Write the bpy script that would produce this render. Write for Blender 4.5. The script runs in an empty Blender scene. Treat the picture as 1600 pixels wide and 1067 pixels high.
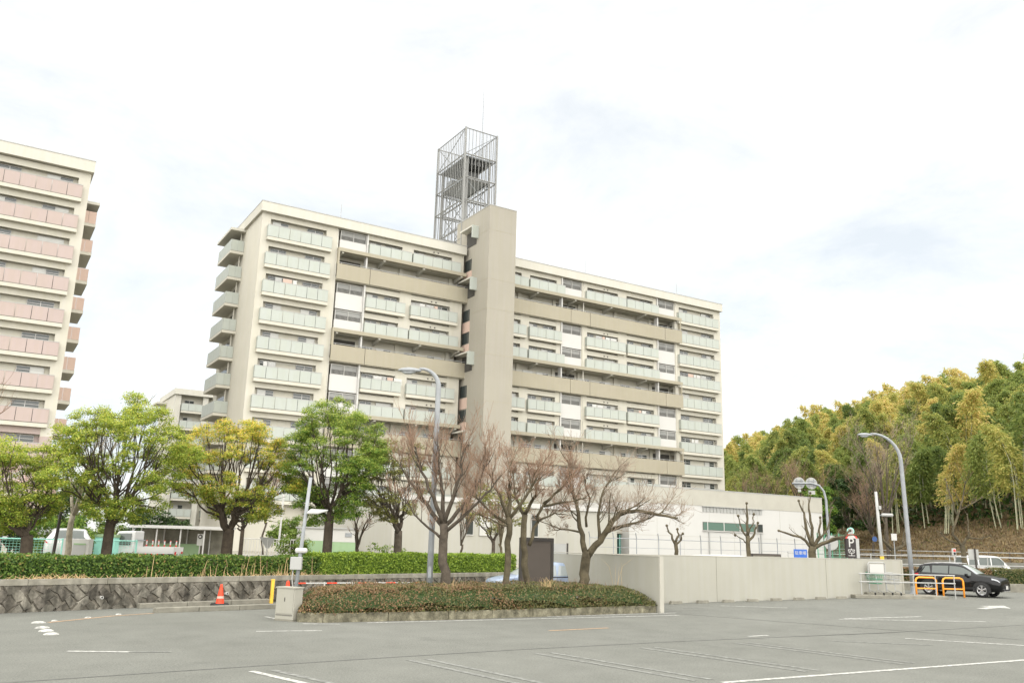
import bpy, math, random
import numpy as np
from mathutils import Vector, Matrix
random.seed(7)
rng = np.random.default_rng(11)
S = bpy.context.scene
COL = S.collection
R = math.radians

# ------------------------------------------------------------------ camera
cam = bpy.data.cameras.new('camera')
camo = bpy.data.objects.new('camera', cam)
COL.objects.link(camo)
S.camera = camo
cam.sensor_width = 36.0
cam.lens = 36.0 * 1335.46 / 1600.0
cam.clip_end = 4000
cam.clip_start = 0.1
EYE = Vector((0, 0, 2.2))
p_, r_, y_ = R(13.192), R(1.546), R(31.516)
fw = Vector((math.sin(y_) * math.cos(p_), math.cos(y_) * math.cos(p_), math.sin(p_)))
rt0 = Vector((math.cos(y_), -math.sin(y_), 0))
up0 = rt0.cross(fw)
rt = rt0 * math.cos(r_) + up0 * math.sin(r_)
up = -rt0 * math.sin(r_) + up0 * math.cos(r_)
camo.matrix_world = Matrix(((rt.x, up.x, -fw.x, EYE.x), (rt.y, up.y, -fw.y, EYE.y), (rt.z, up.z, -fw.z, EYE.z), (0, 0, 0, 1)))

# ------------------------------------------------------------------ sky, sun, exposure
SUN = Vector((-0.26, -0.62, 0.74)).normalized()
EXPOSURE = 2.5
W = bpy.data.worlds.new('World')
S.world = W
W.use_nodes = True
nt = W.node_tree
nt.nodes.clear()
o_ = nt.nodes.new('ShaderNodeOutputWorld')
bg = nt.nodes.new('ShaderNodeBackground')
sky = nt.nodes.new('ShaderNodeTexSky')
sky.sky_type = 'NISHITA'
sky.sun_disc = False
sky.sun_elevation = math.asin(SUN.z)
sky.sun_rotation = math.atan2(SUN.x, SUN.y)
tc = nt.nodes.new('ShaderNodeTexCoord')
mp = nt.nodes.new('ShaderNodeMapping')
mp.inputs['Scale'].default_value = (1.0, 1.0, 2.2)
mp.inputs['Location'].default_value = (1.7, 0.4, 0.9)
n1 = nt.nodes.new('ShaderNodeTexNoise')
n1.inputs['Scale'].default_value = 2.6
n1.inputs['Detail'].default_value = 7
n1.inputs['Roughness'].default_value = 0.62
n1.inputs['Distortion'].default_value = 0.35
cr = nt.nodes.new('ShaderNodeValToRGB')           # cloud brightness
cr.color_ramp.elements[0].position = 0.34
cr.color_ramp.elements[0].color = (0.147, 0.154, 0.156, 1)
cr.color_ramp.elements[1].position = 0.60
cr.color_ramp.elements[1].color = (0.208, 0.205, 0.197, 1)
sc = nt.nodes.new('ShaderNodeMix'); sc.data_type = 'RGBA'; sc.blend_type = 'MULTIPLY'
sc.inputs[0].default_value = 1.0
sc.inputs[7].default_value = (0.10, 0.10, 0.10, 1)  # sky at strength 0.1
mx = nt.nodes.new('ShaderNodeMix'); mx.data_type = 'RGBA'
mx.inputs[0].default_value = 0.94                   # overcast: 94 % cloud
L = nt.links.new
L(tc.outputs['Generated'], mp.inputs['Vector'])
L(mp.outputs['Vector'], n1.inputs['Vector'])
L(n1.outputs['Fac'], cr.inputs['Fac'])
L(sky.outputs['Color'], sc.inputs[6])
L(sc.outputs[2], mx.inputs[6])
L(cr.outputs['Color'], mx.inputs[7])
L(mx.outputs[2], bg.inputs['Color'])
bg.inputs['Strength'].default_value = 1.0
L(bg.outputs['Background'], o_.inputs['Surface'])
sun = bpy.data.lights.new('sun', 'SUN')
sun.energy = 1.5
sun.angle = R(150)
sun.color = (1.0, 0.965, 0.90)
suno = bpy.data.objects.new('sun', sun)
COL.objects.link(suno)
suno.rotation_euler = SUN.to_track_quat('Z', 'Y').to_euler()
suno.location = (20, -30, 60)
S.view_settings.view_transform = 'Standard'
S.view_settings.look = 'None'
S.view_settings.exposure = EXPOSURE
S.view_settings.gamma = 1.0
S.view_settings.use_curve_mapping = False

# ------------------------------------------------------------------ materials
MATS = {}
def _mat(name):
    m = bpy.data.materials.new(name); m.use_nodes = True
    n = m.node_tree; b = n.nodes['Principled BSDF']
    MATS[name] = m
    return m, n, b
def _ramp(n, stops):
    c = n.nodes.new('ShaderNodeValToRGB')
    while len(c.color_ramp.elements) < len(stops): c.color_ramp.elements.new(0.5)
    for e, (pos, col) in zip(c.color_ramp.elements, stops):
        e.position = pos; e.color = (*col, 1)
    return c
def mat(name, col, rough=0.8, var=0.08, scale=0.6, bump=0.0, bscale=40, metal=0.0, streak=0.0, spec=0.3, fine=0.0):
    """plain surface: colour with mottling, optional rain streaks, fine grain and bump"""
    m, n, b = _mat(name)
    b.inputs['Roughness'].default_value = rough
    b.inputs['Metallic'].default_value = metal
    b.inputs['Specular IOR Level'].default_value = spec
    g = n.nodes.new('ShaderNodeNewGeometry')
    no = n.nodes.new('ShaderNodeTexNoise')
    no.inputs['Scale'].default_value = scale; no.inputs['Detail'].default_value = 6; no.inputs['Roughness'].default_value = 0.62
    n.links.new(g.outputs['Position'], no.inputs['Vector'])
    lo = tuple(c * (1 - var) for c in col); hi = tuple(min(1, c * (1 + var)) for c in col)
    c = _ramp(n, [(0.32, lo), (0.68, hi)])
    n.links.new(no.outputs['Fac'], c.inputs['Fac'])
    last = c.outputs['Color']
    if streak > 0:
        mpn = n.nodes.new('ShaderNodeMapping'); mpn.inputs['Scale'].default_value = (3.2, 3.2, 0.16)
        n.links.new(g.outputs['Position'], mpn.inputs['Vector'])
        n2 = n.nodes.new('ShaderNodeTexNoise'); n2.inputs['Scale'].default_value = 1.0; n2.inputs['Detail'].default_value = 5
        n.links.new(mpn.outputs['Vector'], n2.inputs['Vector'])
        k = 1 - streak
        c2 = _ramp(n, [(0.40, (k, k, k * 0.97)), (0.60, (1, 1, 1))])
        n.links.new(n2.outputs['Fac'], c2.inputs['Fac'])
        mm = n.nodes.new('ShaderNodeMix'); mm.data_type = 'RGBA'; mm.blend_type = 'MULTIPLY'; mm.inputs[0].default_value = 1
        n.links.new(last, mm.inputs[6]); n.links.new(c2.outputs['Color'], mm.inputs[7])
        last = mm.outputs[2]
    if fine > 0:
        n3 = n.nodes.new('ShaderNodeTexNoise'); n3.inputs['Scale'].default_value = bscale; n3.inputs['Detail'].default_value = 2
        n.links.new(g.outputs['Position'], n3.inputs['Vector'])
        k = 1 - fine
        c3 = _ramp(n, [(0.35, (k, k, k)), (0.65, (1, 1, 1))])
        n.links.new(n3.outputs['Fac'], c3.inputs['Fac'])
        mm = n.nodes.new('ShaderNodeMix'); mm.data_type = 'RGBA'; mm.blend_type = 'MULTIPLY'; mm.inputs[0].default_value = 1
        n.links.new(last, mm.inputs[6]); n.links.new(c3.outputs['Color'], mm.inputs[7])
        last = mm.outputs[2]
    n.links.new(last, b.inputs['Base Color'])
    if bump > 0:
        n4 = n.nodes.new('ShaderNodeTexNoise'); n4.inputs['Scale'].default_value = bscale; n4.inputs['Detail'].default_value = 4
        n.links.new(g.outputs['Position'], n4.inputs['Vector'])
        bp = n.nodes.new('ShaderNodeBump'); bp.inputs['Strength'].default_value = bump; bp.inputs['Distance'].default_value = 0.02
        n.links.new(n4.outputs['Fac'], bp.inputs['Height'])
        n.links.new(bp.outputs['Normal'], b.inputs['Normal'])
    return m
def leafmat(name, stops, trans=0.35, objvar=None, rough=0.5):
    """foliage: hue differs from leaf to leaf (random per island) and, optionally, from plant to plant"""
    m, n, b = _mat(name)
    g = n.nodes.new('ShaderNodeNewGeometry')
    c = _ramp(n, stops)
    if objvar:
        oi = n.nodes.new('ShaderNodeObjectInfo')
        ma = n.nodes.new('ShaderNodeMath'); ma.operation = 'MULTIPLY_ADD'
        ma.inputs[1].default_value = objvar
        mb = n.nodes.new('ShaderNodeMath'); mb.operation = 'MULTIPLY'; mb.inputs[1].default_value = 1 - objvar
        n.links.new(g.outputs['Random Per Island'], mb.inputs[0])
        n.links.new(oi.outputs['Random'], ma.inputs[0]); n.links.new(mb.outputs[0], ma.inputs[2])
        n.links.new(ma.outputs[0], c.inputs['Fac'])
    else:
        n.links.new(g.outputs['Random Per Island'], c.inputs['Fac'])
    n.links.new(c.outputs['Color'], b.inputs['Base Color'])
    b.inputs['Roughness'].default_value = rough
    b.inputs['Specular IOR Level'].default_value = 0.25
    tr = n.nodes.new('ShaderNodeBsdfTranslucent')
    n.links.new(c.outputs['Color'], tr.inputs['Color'])
    ms = n.nodes.new('ShaderNodeMixShader'); ms.inputs[0].default_value = trans
    n.links.new(b.outputs[0], ms.inputs[1]); n.links.new(tr.outputs[0], ms.inputs[2])
    n.links.new(ms.outputs[0], n.nodes['Material Output'].inputs['Surface'])
    return m
def glass(name, col, rough=0.08, spec=0.6):
    m, n, b = _mat(name)
    b.inputs['Base Color'].default_value = (*col, 1); b.inputs['Roughness'].default_value = rough
    b.inputs['Specular IOR Level'].default_value = spec
    return m

def asphalt():
    m, n, b = _mat('asphalt')
    g = n.nodes.new('ShaderNodeNewGeometry')
    def noise(s, d, rgh=0.6):
        t = n.nodes.new('ShaderNodeTexNoise'); t.inputs['Scale'].default_value = s; t.inputs['Detail'].default_value = d
        t.inputs['Roughness'].default_value = rgh
        n.links.new(g.outputs['Position'], t.inputs['Vector']); return t
    def mul(a, bb, f=1.0):
        x = n.nodes.new('ShaderNodeMix'); x.data_type = 'RGBA'; x.blend_type = 'MULTIPLY'; x.inputs[0].default_value = f
        n.links.new(a, x.inputs[6]); n.links.new(bb, x.inputs[7]); return x.outputs[2]
    big = noise(0.16, 5); mid = noise(1.3, 6); gr = noise(26, 3, 0.8); gr2 = noise(95, 2, 0.8)
    c = _ramp(n, [(0.3, (0.136, 0.138, 0.121)), (0.7, (0.166, 0.168, 0.149))]); n.links.new(big.outputs['Fac'], c.inputs['Fac'])
    c2 = _ramp(n, [(0.3, (0.91, 0.91, 0.91)), (0.7, (1.06, 1.06, 1.06))]); n.links.new(mid.outputs['Fac'], c2.inputs['Fac'])
    c3 = _ramp(n, [(0.34, (0.74, 0.74, 0.74)), (0.66, (1.18, 1.18, 1.18))]); n.links.new(gr.outputs['Fac'], c3.inputs['Fac'])
    c4 = _ramp(n, [(0.34, (0.72, 0.72, 0.72)), (0.66, (1.2, 1.2, 1.2))]); n.links.new(gr2.outputs['Fac'], c4.inputs['Fac'])
    # faint long tyre-polished tracks along the aisle
    mpn = n.nodes.new('ShaderNodeMapping'); mpn.inputs['Rotation'].default_value = (0, 0, R(-3)); mpn.inputs['Scale'].default_value = (0.02, 0.55, 1)
    n.links.new(g.outputs['Position'], mpn.inputs['Vector'])
    tk = n.nodes.new('ShaderNodeTexNoise'); tk.inputs['Scale'].default_value = 1.0; tk.inputs['Detail'].default_value = 3
    n.links.new(mpn.outputs['Vector'], tk.inputs['Vector'])
    c5 = _ramp(n, [(0.35, (0.965, 0.965, 0.967)), (0.65, (1.02, 1.02, 1.018))]); n.links.new(tk.outputs['Fac'], c5.inputs['Fac'])
    sp = noise(0.9, 2, .5); c6 = _ramp(n, [(0.24, (0.86, 0.86, 0.865)), (0.33, (1, 1, 1))]); n.links.new(sp.outputs['Fac'], c6.inputs['Fac'])
    col = mul(mul(mul(mul(c.outputs[0], c2.outputs[0]), c3.outputs[0], 1.0), c4.outputs[0], 1.0), c5.outputs[0])
    col = mul(col, c6.outputs[0])
    n.links.new(col, b.inputs['Base Color'])
    b.inputs['Roughness'].default_value = 0.9; b.inputs['Specular IOR Level'].default_value = 0.2
    bp = n.nodes.new('ShaderNodeBump'); bp.inputs['Strength'].default_value = 0.35; bp.inputs['Distance'].default_value = 0.01
    n.links.new(gr2.outputs['Fac'], bp.inputs['Height']); n.links.new(bp.outputs['Normal'], b.inputs['Normal'])
    return m
asphalt()
mat('cream', (0.455, 0.435, 0.375), 0.85, 0.035, 0.5, 0.05, 30, streak=0.02)
mat('cream_lt', (0.455, 0.440, 0.390), 0.85, 0.03, 0.5, streak=0.02)
mat('offwhite', (0.370, 0.360, 0.320), 0.8, 0.03, 0.4, streak=0.02)
mat('white', (0.460, 0.453, 0.430), 0.6, 0.02, 1)
mat('mint', (0.350, 0.372, 0.340), 0.55, 0.035, 0.9, streak=0.02)
mat('tan', (0.300, 0.273, 0.210), 0.85, 0.04, 0.5, 0.05, 30, streak=0.02)
mat('tower_tan', (0.285, 0.266, 0.224), 0.85, 0.035, 0.3, 0.05, 30, streak=0.02)
mat('pink', (0.360, 0.292, 0.270), 0.65, 0.03, 0.8, streak=0.02)
mat('salmon', (0.470, 0.350, 0.290), 0.8, 0.03, 0.8)
mat('void', (0.06, 0.057, 0.05), 0.9, 0.2, 1)
mat('joint', (0.12, 0.115, 0.10), 0.9, 0.1, 2)
mat('alu', (0.330, 0.330, 0.315), 0.5, 0.04, 3)
mat('steel', (0.225, 0.225, 0.215), 0.6, 0.08, 2)
mat('galv', (0.250, 0.262, 0.270), 0.55, 0.12, 3)
mat('tank_grey', (0.10, 0.102, 0.10), 0.6, 0.1, 2)
mat('dark_metal', (0.045, 0.04, 0.036), 0.5, 0.1, 2)
mat('brown_metal', (0.085, 0.07, 0.058), 0.55, 0.08, 1)
glass('pane', (0.04, 0.047, 0.045)); glass('pane_green', (0.10, 0.16, 0.13)); glass('pane_curtain', (0.46, 0.46, 0.43), 0.2, 0.4)
glass('entr_glass', (0.09, 0.20, 0.18), 0.1)
mat('concrete', (0.240, 0.230, 0.200), 0.9, 0.12, 1.4, 0.15, 40, streak=0.10, fine=0.1)
mat('wall_beige', (0.335, 0.326, 0.284), 0.9, 0.04, 0.5, 0.08, 40, streak=0.03)
mat('cap_beige', (0.370, 0.355, 0.305), 0.9, 0.05, 1)
mat('kerb', (0.20, 0.185, 0.13), 0.95, 0.5, 5, 0.5, 30, streak=0.3, fine=.3)
mat('old_conc', (0.200, 0.190, 0.155), 0.95, 0.22, 3, 0.3, 30)
mat('paint', (0.470, 0.466, 0.432), 0.8, 0.16, 6, fine=0.5, bscale=11)
mat('paint_worn', (0.215, 0.217, 0.198), 0.9, 0.22, 8, fine=0.4, bscale=9)
mat('paint_orange', (0.42, 0.28, 0.17), 0.9, 0.2, 6, fine=0.3, bscale=18)
mat('seam', (0.10, 0.10, 0.092), 0.95, 0.25, 5)
mat('soil', (0.12, 0.095, 0.06), 0.95, 0.25, 2, 0.4, 12)
mat('terrace', (0.250, 0.235, 0.190), 0.95, 0.15, 0.5, 0.2, 12)
mat('hillside', (0.150, 0.108, 0.055), 0.95, 0.4, 0.35, 0.6, 1.5, fine=0.5)
mat('bark', (0.075, 0.061, 0.046), 0.95, 0.35, 6, 0.8, 18)
mat('bark_moss', (0.082, 0.068, 0.042), 0.95, 0.45, 3, 0.8, 18)
mat('bark_dark', (0.055, 0.043, 0.031), 0.95, 0.3, 6, 0.8, 18)
mat('bark_pale', (0.30, 0.27, 0.21), 0.95, 0.25, 6, 0.5, 14)
mat('twig', (0.250, 0.165, 0.112), 0.9, 0.25, 4)
mat('twig_grey', (0.255, 0.200, 0.150), 0.9, 0.25, 4)
mat('culm', (0.36, 0.36, 0.24), 0.6, 0.25, 1)
mat('orange', (0.85, 0.32, 0.035), 0.45, 0.04, 2)
mat('cone_red', (0.78, 0.065, 0.025), 0.45, 0.05, 3)
mat('yellow', (0.75, 0.47, 0.06), 0.55, 0.08, 3)
mat('black_rubber', (0.025, 0.025, 0.024), 0.75, 0.2, 4)
mat('cabinet', (0.310, 0.300, 0.255), 0.6, 0.04, 1.5, streak=0.06)
mat('lightbox', (0.340, 0.340, 0.325), 0.5, 0.03, 2)
mat('teal', (0.30, 0.62, 0.53), 0.5, 0.05, 2)
mat('green_mesh', (0.10, 0.30, 0.19), 0.5, 0.08, 2)
mat('shed_green', (0.25, 0.36, 0.21), 0.7, 0.05, 1, streak=0.05)
mat('blue_dark', (0.03, 0.07, 0.19), 0.4, 0.03, 2)
mat('blue_sign', (0.03, 0.11, 0.42), 0.4, 0.03, 2)
mat('red_sign', (0.65, 0.05, 0.04), 0.4, 0.03, 2)
mat('sign_back', (0.33, 0.33, 0.31), 0.5, 0.06, 3)
mat('black_sign', (0.03, 0.024, 0.024), 0.4, 0.05, 3)
mat('cart_grey', (0.33, 0.34, 0.34), 0.4, 0.1, 5, metal=0.6)
mat('cart_green', (0.05, 0.22, 0.13), 0.5, 0.1, 5)
mat('dry', (0.50, 0.36, 0.19), 0.9, 0.25, 4)
mat('stone', (0.215, 0.198, 0.162), 0.95, 0.55, 2.6, 0.7, 14, streak=0.62, fine=0.3)
mat('stone_pale', (0.250, 0.232, 0.192), 0.95, 0.55, 2.6, 0.7, 14, streak=0.62, fine=0.25)
mat('stone_dark', (0.175, 0.158, 0.130), 0.95, 0.55, 2.6, 0.7, 14, streak=0.62, fine=0.3)
mat('coping', (0.245, 0.230, 0.190), 0.95, 0.25, 2.5, 0.4, 20, streak=0.2)
mat('mortar', (0.120, 0.108, 0.086), 0.95, 0.5, 3)
mat('tyre', (0.018, 0.018, 0.018), 0.8, 0.1, 5)
mat('rim', (0.45, 0.45, 0.45), 0.3, 0.05, 5, metal=0.8)
mat('trim_black', (0.02, 0.02, 0.02), 0.55, 0.05, 5)
glass('car_glass', (0.075, 0.088, 0.08), 0.05, 0.5)
glass('car_glass_lt', (0.30, 0.33, 0.33), 0.05, 0.7)
glass('head_lamp', (0.42, 0.44, 0.46), 0.1, 0.8)
glass('tail_lamp', (0.45, 0.015, 0.02), 0.15, 0.6)
def carpaint(name, col, rough=0.22, coat=1.0):
    m, n, b = _mat(name)
    b.inputs['Base Color'].default_value = (*col, 1); b.inputs['Roughness'].default_value = rough + 0.12
    b.inputs['Coat Weight'].default_value = coat * .5; b.inputs['Coat Roughness'].default_value = 0.04; b.inputs['Specular IOR Level'].default_value = 0.06 if max(col) < .1 else 0.25
carpaint('car_black', (0.005, 0.0053, 0.0055)); carpaint('car_white', (0.50, 0.50, 0.49)); carpaint('car_blue', (0.26, 0.32, 0.43))
leafmat('leaf_camphor', [(0.0, (0.08, 0.145, 0.020)), (0.45, (0.19, 0.275, 0.035)), (0.8, (0.30, 0.365, 0.05)), (1.0, (0.44, 0.39, 0.07))], .45)
leafmat('leaf_yellow', [(0.0, (0.12, 0.19, 0.03)), (0.5, (0.25, 0.32, 0.045)), (1.0, (0.38, 0.39, 0.06))], .45)
leafmat('leaf_deep', [(0.0, (0.05, 0.115, 0.02)), (0.5, (0.13, 0.235, 0.035)), (0.85, (0.22, 0.32, 0.05)), (1.0, (0.34, 0.39, 0.07))], .45)
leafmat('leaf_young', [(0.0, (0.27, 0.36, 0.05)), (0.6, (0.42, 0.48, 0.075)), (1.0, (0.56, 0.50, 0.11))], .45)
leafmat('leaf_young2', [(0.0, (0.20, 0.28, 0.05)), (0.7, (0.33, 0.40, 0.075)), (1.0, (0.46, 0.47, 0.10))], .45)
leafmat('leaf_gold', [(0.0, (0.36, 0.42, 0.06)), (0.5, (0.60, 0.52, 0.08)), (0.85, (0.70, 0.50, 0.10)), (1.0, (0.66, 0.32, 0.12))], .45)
leafmat('leaf_olive', [(0.0, (0.10, 0.12, 0.025)), (0.5, (0.19, 0.20, 0.05)), (1.0, (0.30, 0.26, 0.09))])
leafmat('leaf_hedge', [(0.0, (0.04, 0.08, 0.018)), (0.55, (0.10, 0.175, 0.03)), (0.93, (0.18, 0.26, 0.045)), (1.0, (0.36, 0.23, 0.09))])
leafmat('leaf_hedge_lt', [(0.0, (0.09, 0.15, 0.02)), (0.5, (0.20, 0.30, 0.035)), (1.0, (0.34, 0.44, 0.06))])
leafmat('leaf_azalea', [(0.0, (0.07, 0.065, 0.028)), (0.3, (0.14, 0.11, 0.048)), (0.6, (0.205, 0.13, 0.065)), (0.9, (0.25, 0.135, 0.075)), (1.0, (0.17, 0.17, 0.055))], 0.2)
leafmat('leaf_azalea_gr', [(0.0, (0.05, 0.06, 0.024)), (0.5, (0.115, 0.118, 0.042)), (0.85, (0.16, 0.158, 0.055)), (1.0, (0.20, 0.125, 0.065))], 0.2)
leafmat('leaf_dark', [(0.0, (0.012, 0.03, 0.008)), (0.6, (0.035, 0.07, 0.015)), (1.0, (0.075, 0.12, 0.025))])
leafmat('leaf_bush', [(0.0, (0.05, 0.10, 0.015)), (0.6, (0.13, 0.20, 0.03)), (1.0, (0.25, 0.30, 0.06))])
leafmat('leaf_red', [(0.0, (0.20, 0.09, 0.04)), (1.0, (0.40, 0.16, 0.10))])
leafmat('blossom', [(0.0, (0.45, 0.30, 0.27)), (1.0, (0.66, 0.50, 0.46))])
leafmat('bamboo_a', [(0.0, (0.07, 0.105, 0.03)), (0.3, (0.19, 0.235, 0.055)), (0.6, (0.40, 0.39, 0.10)), (0.85, (0.62, 0.49, 0.16)), (1.0, (0.72, 0.51, 0.24))], 0.5, 0.55)
leafmat('bamboo_b', [(0.0, (0.05, 0.09, 0.025)), (0.4, (0.15, 0.205, 0.05)), (0.8, (0.29, 0.33, 0.08)), (1.0, (0.44, 0.43, 0.115))], 0.5, 0.5)
leafmat('budhaze', [(0.0, (0.22, 0.125, 0.085)), (1.0, (0.38, 0.19, 0.12))], 0.3)
M = MATS

# ------------------------------------------------------------------ mesh helpers
class MB:
    def __init__(s): s.v = []; s.f = []
    def box(s, c, d, rz=0.0, taper=1.0):
        i = len(s.v); cs, sn = math.cos(rz), math.sin(rz)
        for z in (-1, 1):
            k = taper if z > 0 else 1.0
            for x, y in ((-1, -1), (1, -1), (1, 1), (-1, 1)):
                a, b = x * d[0] / 2 * k, y * d[1] / 2 * k
                s.v.append((c[0] + a * cs - b * sn, c[1] + a * sn + b * cs, c[2] + z * d[2] / 2))
        s.f += [(i, i + 3, i + 2, i + 1), (i + 4, i + 5, i + 6, i + 7), (i, i + 1, i + 5, i + 4), (i + 1, i + 2, i + 6, i + 5), (i + 2, i + 3, i + 7, i + 6), (i + 3, i, i + 4, i + 7)]
        return s
    def bx(s, x0, x1, y0, y1, z0, z1): return s.box(((x0 + x1) / 2, (y0 + y1) / 2, (z0 + z1) / 2), (x1 - x0, y1 - y0, z1 - z0))
    def prism(s, pts, z0, z1):
        i = len(s.v); n = len(pts)
        for z in (z0, z1):
            for q in pts: s.v.append((q[0], q[1], z))
        s.f.append(tuple(range(i + n - 1, i - 1, -1))); s.f.append(tuple(range(i + n, i + 2 * n)))
        for k in range(n): s.f.append((i + k, i + (k + 1) % n, i + n + (k + 1) % n, i + n + k))
        return s
    def tube(s, pts, rad, n=6, cap=True):
        pts = [Vector(q) for q in pts]
        if not hasattr(rad, '__len__'): rad = [rad] * len(pts)
        i = len(s.v); prev = None
        for k, q in enumerate(pts):
            d = (pts[min(k + 1, len(pts) - 1)] - pts[max(k - 1, 0)])
            if d.length < 1e-9: d = Vector((0, 0, 1))
            d.normalize()
            a = prev if prev is not None else (Vector((1, 0, 0)) if abs(d.x) < 0.9 else Vector((0, 1, 0)))
            u = (a - d * a.dot(d)).normalized(); w = d.cross(u); prev = u
            for j in range(n):
                t = 2 * math.pi * j / n
                s.v.append(tuple(q + (u * math.cos(t) + w * math.sin(t)) * rad[k]))
        for k in range(len(pts) - 1):
            for j in range(n):
                a = i + k * n + j; b = i + k * n + (j + 1) % n
                s.f.append((a, b, b + n, a + n))
        if cap:
            s.f.append(tuple(range(i + n - 1, i - 1, -1))); e = i + (len(pts) - 1) * n
            s.f.append(tuple(range(e, e + n)))
        return s
    def disc(s, c, r, nrm, t=0.02, n=20):
        nrm = Vector(nrm).normalized(); c = Vector(c)
        return s.tube([c - nrm * t / 2, c + nrm * t / 2], r, n)
    def lathe(s, prof, n=20, c=(0, 0, 0), axis='z'):
        i = len(s.v)
        for (r, z) in prof:
            for j in range(n):
                t = 2 * math.pi * j / n
                if axis == 'z': s.v.append((c[0] + r * math.cos(t), c[1] + r * math.sin(t), c[2] + z))
                else: s.v.append((c[0] + r * math.cos(t), c[1] + z, c[2] + r * math.sin(t)))
        for k in range(len(prof) - 1):
            for j in range(n):
                a = i + k * n + j; b = i + k * n + (j + 1) % n
                s.f.append((a, b, b + n, a + n) if axis == 'z' else (a, a + n, b + n, b))
        return s
    def mesh(s, name, m, smooth=False):
        me = bpy.data.meshes.new(name); me.from_pydata(s.v, [], s.f); me.update()
        if m: me.materials.append(M[m])
        if smooth: me.shade_smooth()
        return me
    def build(s, name, m, parent=None, loc=(0, 0, 0), rz=0.0, smooth=False, bevel=0.0):
        o = link(name, s.mesh(name, m, smooth), parent, loc, rz)
        if bevel:
            b = o.modifiers.new('bevel', 'BEVEL'); b.width = bevel; b.segments = 2; b.limit_method = 'ANGLE'
        return o
def link(name, me, parent=None, loc=(0, 0, 0), rz=0.0):
    o = bpy.data.objects.new(name, me); COL.objects.link(o)
    o.location = loc
    if rz: o.rotation_euler = (0, 0, rz)
    if parent is not None: o.parent = parent
    return o
_bc = {}
def box(name, x0, x1, y0, y1, z0, z1, m, parent=None, base=(0, 0, 0)):
    """axis-aligned box given in world coordinates; meshes of equal size and material are shared"""
    k = (round(x1 - x0, 3), round(y1 - y0, 3), round(z1 - z0, 3), m)
    if k not in _bc: _bc[k] = MB().box((0, 0, 0), k[:3]).mesh(name, m)
    return link(name, _bc[k], parent, ((x0 + x1) / 2 - base[0], (y0 + y1) / 2 - base[1], (z0 + z1) / 2 - base[2]))
def tag(o, label=None, cat=None, group=None, kind=None):
    if label: o['label'] = label
    if cat: o['category'] = cat
    if group: o['group'] = group
    if kind: o['kind'] = kind
    return o
def thing(name, label, cat, loc=(0, 0, 0), rz=0.0, group=None):
    return tag(link(name, None, None, loc, rz), label, cat, group)
def copy_tree(o, parent=None):
    c = o.copy(); COL.objects.link(c)
    if parent is not None: c.parent = parent
    for ch in o.children: copy_tree(ch, c)
    return c
def quads_mesh(name, V4, m):
    """(N,4,3) array of quads -> mesh"""
    n = len(V4); me = bpy.data.meshes.new(name)
    me.vertices.add(n * 4); me.vertices.foreach_set('co', np.ascontiguousarray(V4, np.float32).ravel())
    me.loops.add(n * 4); me.loops.foreach_set('vertex_index', np.arange(n * 4, dtype=np.int32))
    me.polygons.add(n); me.polygons.foreach_set('loop_start', np.arange(0, n * 4, 4, dtype=np.int32))
    me.update(calc_edges=True); me.materials.append(M[m])
    return me
def unit(a): return a / np.maximum(np.linalg.norm(a, axis=1, keepdims=True), 1e-9)
def leaves(P, N, L, Wd, jit=0.7, droop=0.0):
    """leaf diamonds at P, facing roughly N"""
    n = len(P)
    nr = unit(N + rng.normal(0, jit, (n, 3)))
    t = rng.normal(0, 1, (n, 3)); t[:, 2] -= droop
    t = unit(t - nr * (t * nr).sum(1, keepdims=True)); b = np.cross(nr, t)
    l = (L * rng.uniform(0.65, 1.25, (n, 1))) / 2; w = (Wd * rng.uniform(0.7, 1.2, (n, 1))) / 2
    fold = nr * (w * 0.5)
    return np.stack([P - t * l, P + b * w + fold * 0.4, P + t * l, P - b * w + fold * 0.4], 1)
def sphere_pts(n):
    v = rng.normal(0, 1, (n, 3)); return unit(v)

# ------------------------------------------------------------------ ground
FN = (0.92, -0.39)
def foot(x, y): return FN[0] * (x - 75) + FN[1] * (y - 39)
def sstep(a, b, t): t = min(1, max(0, (t - a) / (b - a))); return t * t * (3 - 2 * t)
def gz(x, y):
    return 0.009 * min(38, max(0, x - 22)) + 0.75 * sstep(-11, -2, foot(x, y)) * sstep(24, 34, y * 0.6 + x * 0.3)
xs = [-900, -300, -100, -40, -10, 0, 10, 20, 22, 24] + list(range(27, 110, 3)) + [130, 200, 400, 1200]
ys = [-900, -200, -50, 0, 6, 12, 18, 22, 24, 26] + list(range(28, 80, 3)) + [90, 110, 160, 300, 700, 1800]
mb = MB()
for yy in ys:
    for xx in xs: mb.v.append((xx, yy, gz(xx, yy)))
nx = len(xs)
for j in range(len(ys) - 1):
    for i in range(nx - 1): a = j * nx + i; mb.f.append((a, a + 1, a + 1 + nx, a + nx))
tag(mb.build('ground', 'asphalt'), 'pale grey worn asphalt of the car park', kind='structure')
# terrace above the stone wall
RA = Vector((1.04, 27.33)); RD = Vector((0.947, 0.321)).normalized(); RN = Vector((-RD.y, RD.x))
def rw(t, off=0.0): q = RA + RD * t + RN * off; return (q.x, q.y)
T1 = 26.6
ter = [rw(-60, 0.25), rw(T1, 0.25), (32, 44), (41, 50), (90, 50.2), (90, 100), (-80, 100)]
MB().prism(ter, -0.3, 0.84).build('terrace_ground', 'terrace')['kind'] = 'structure'

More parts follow.
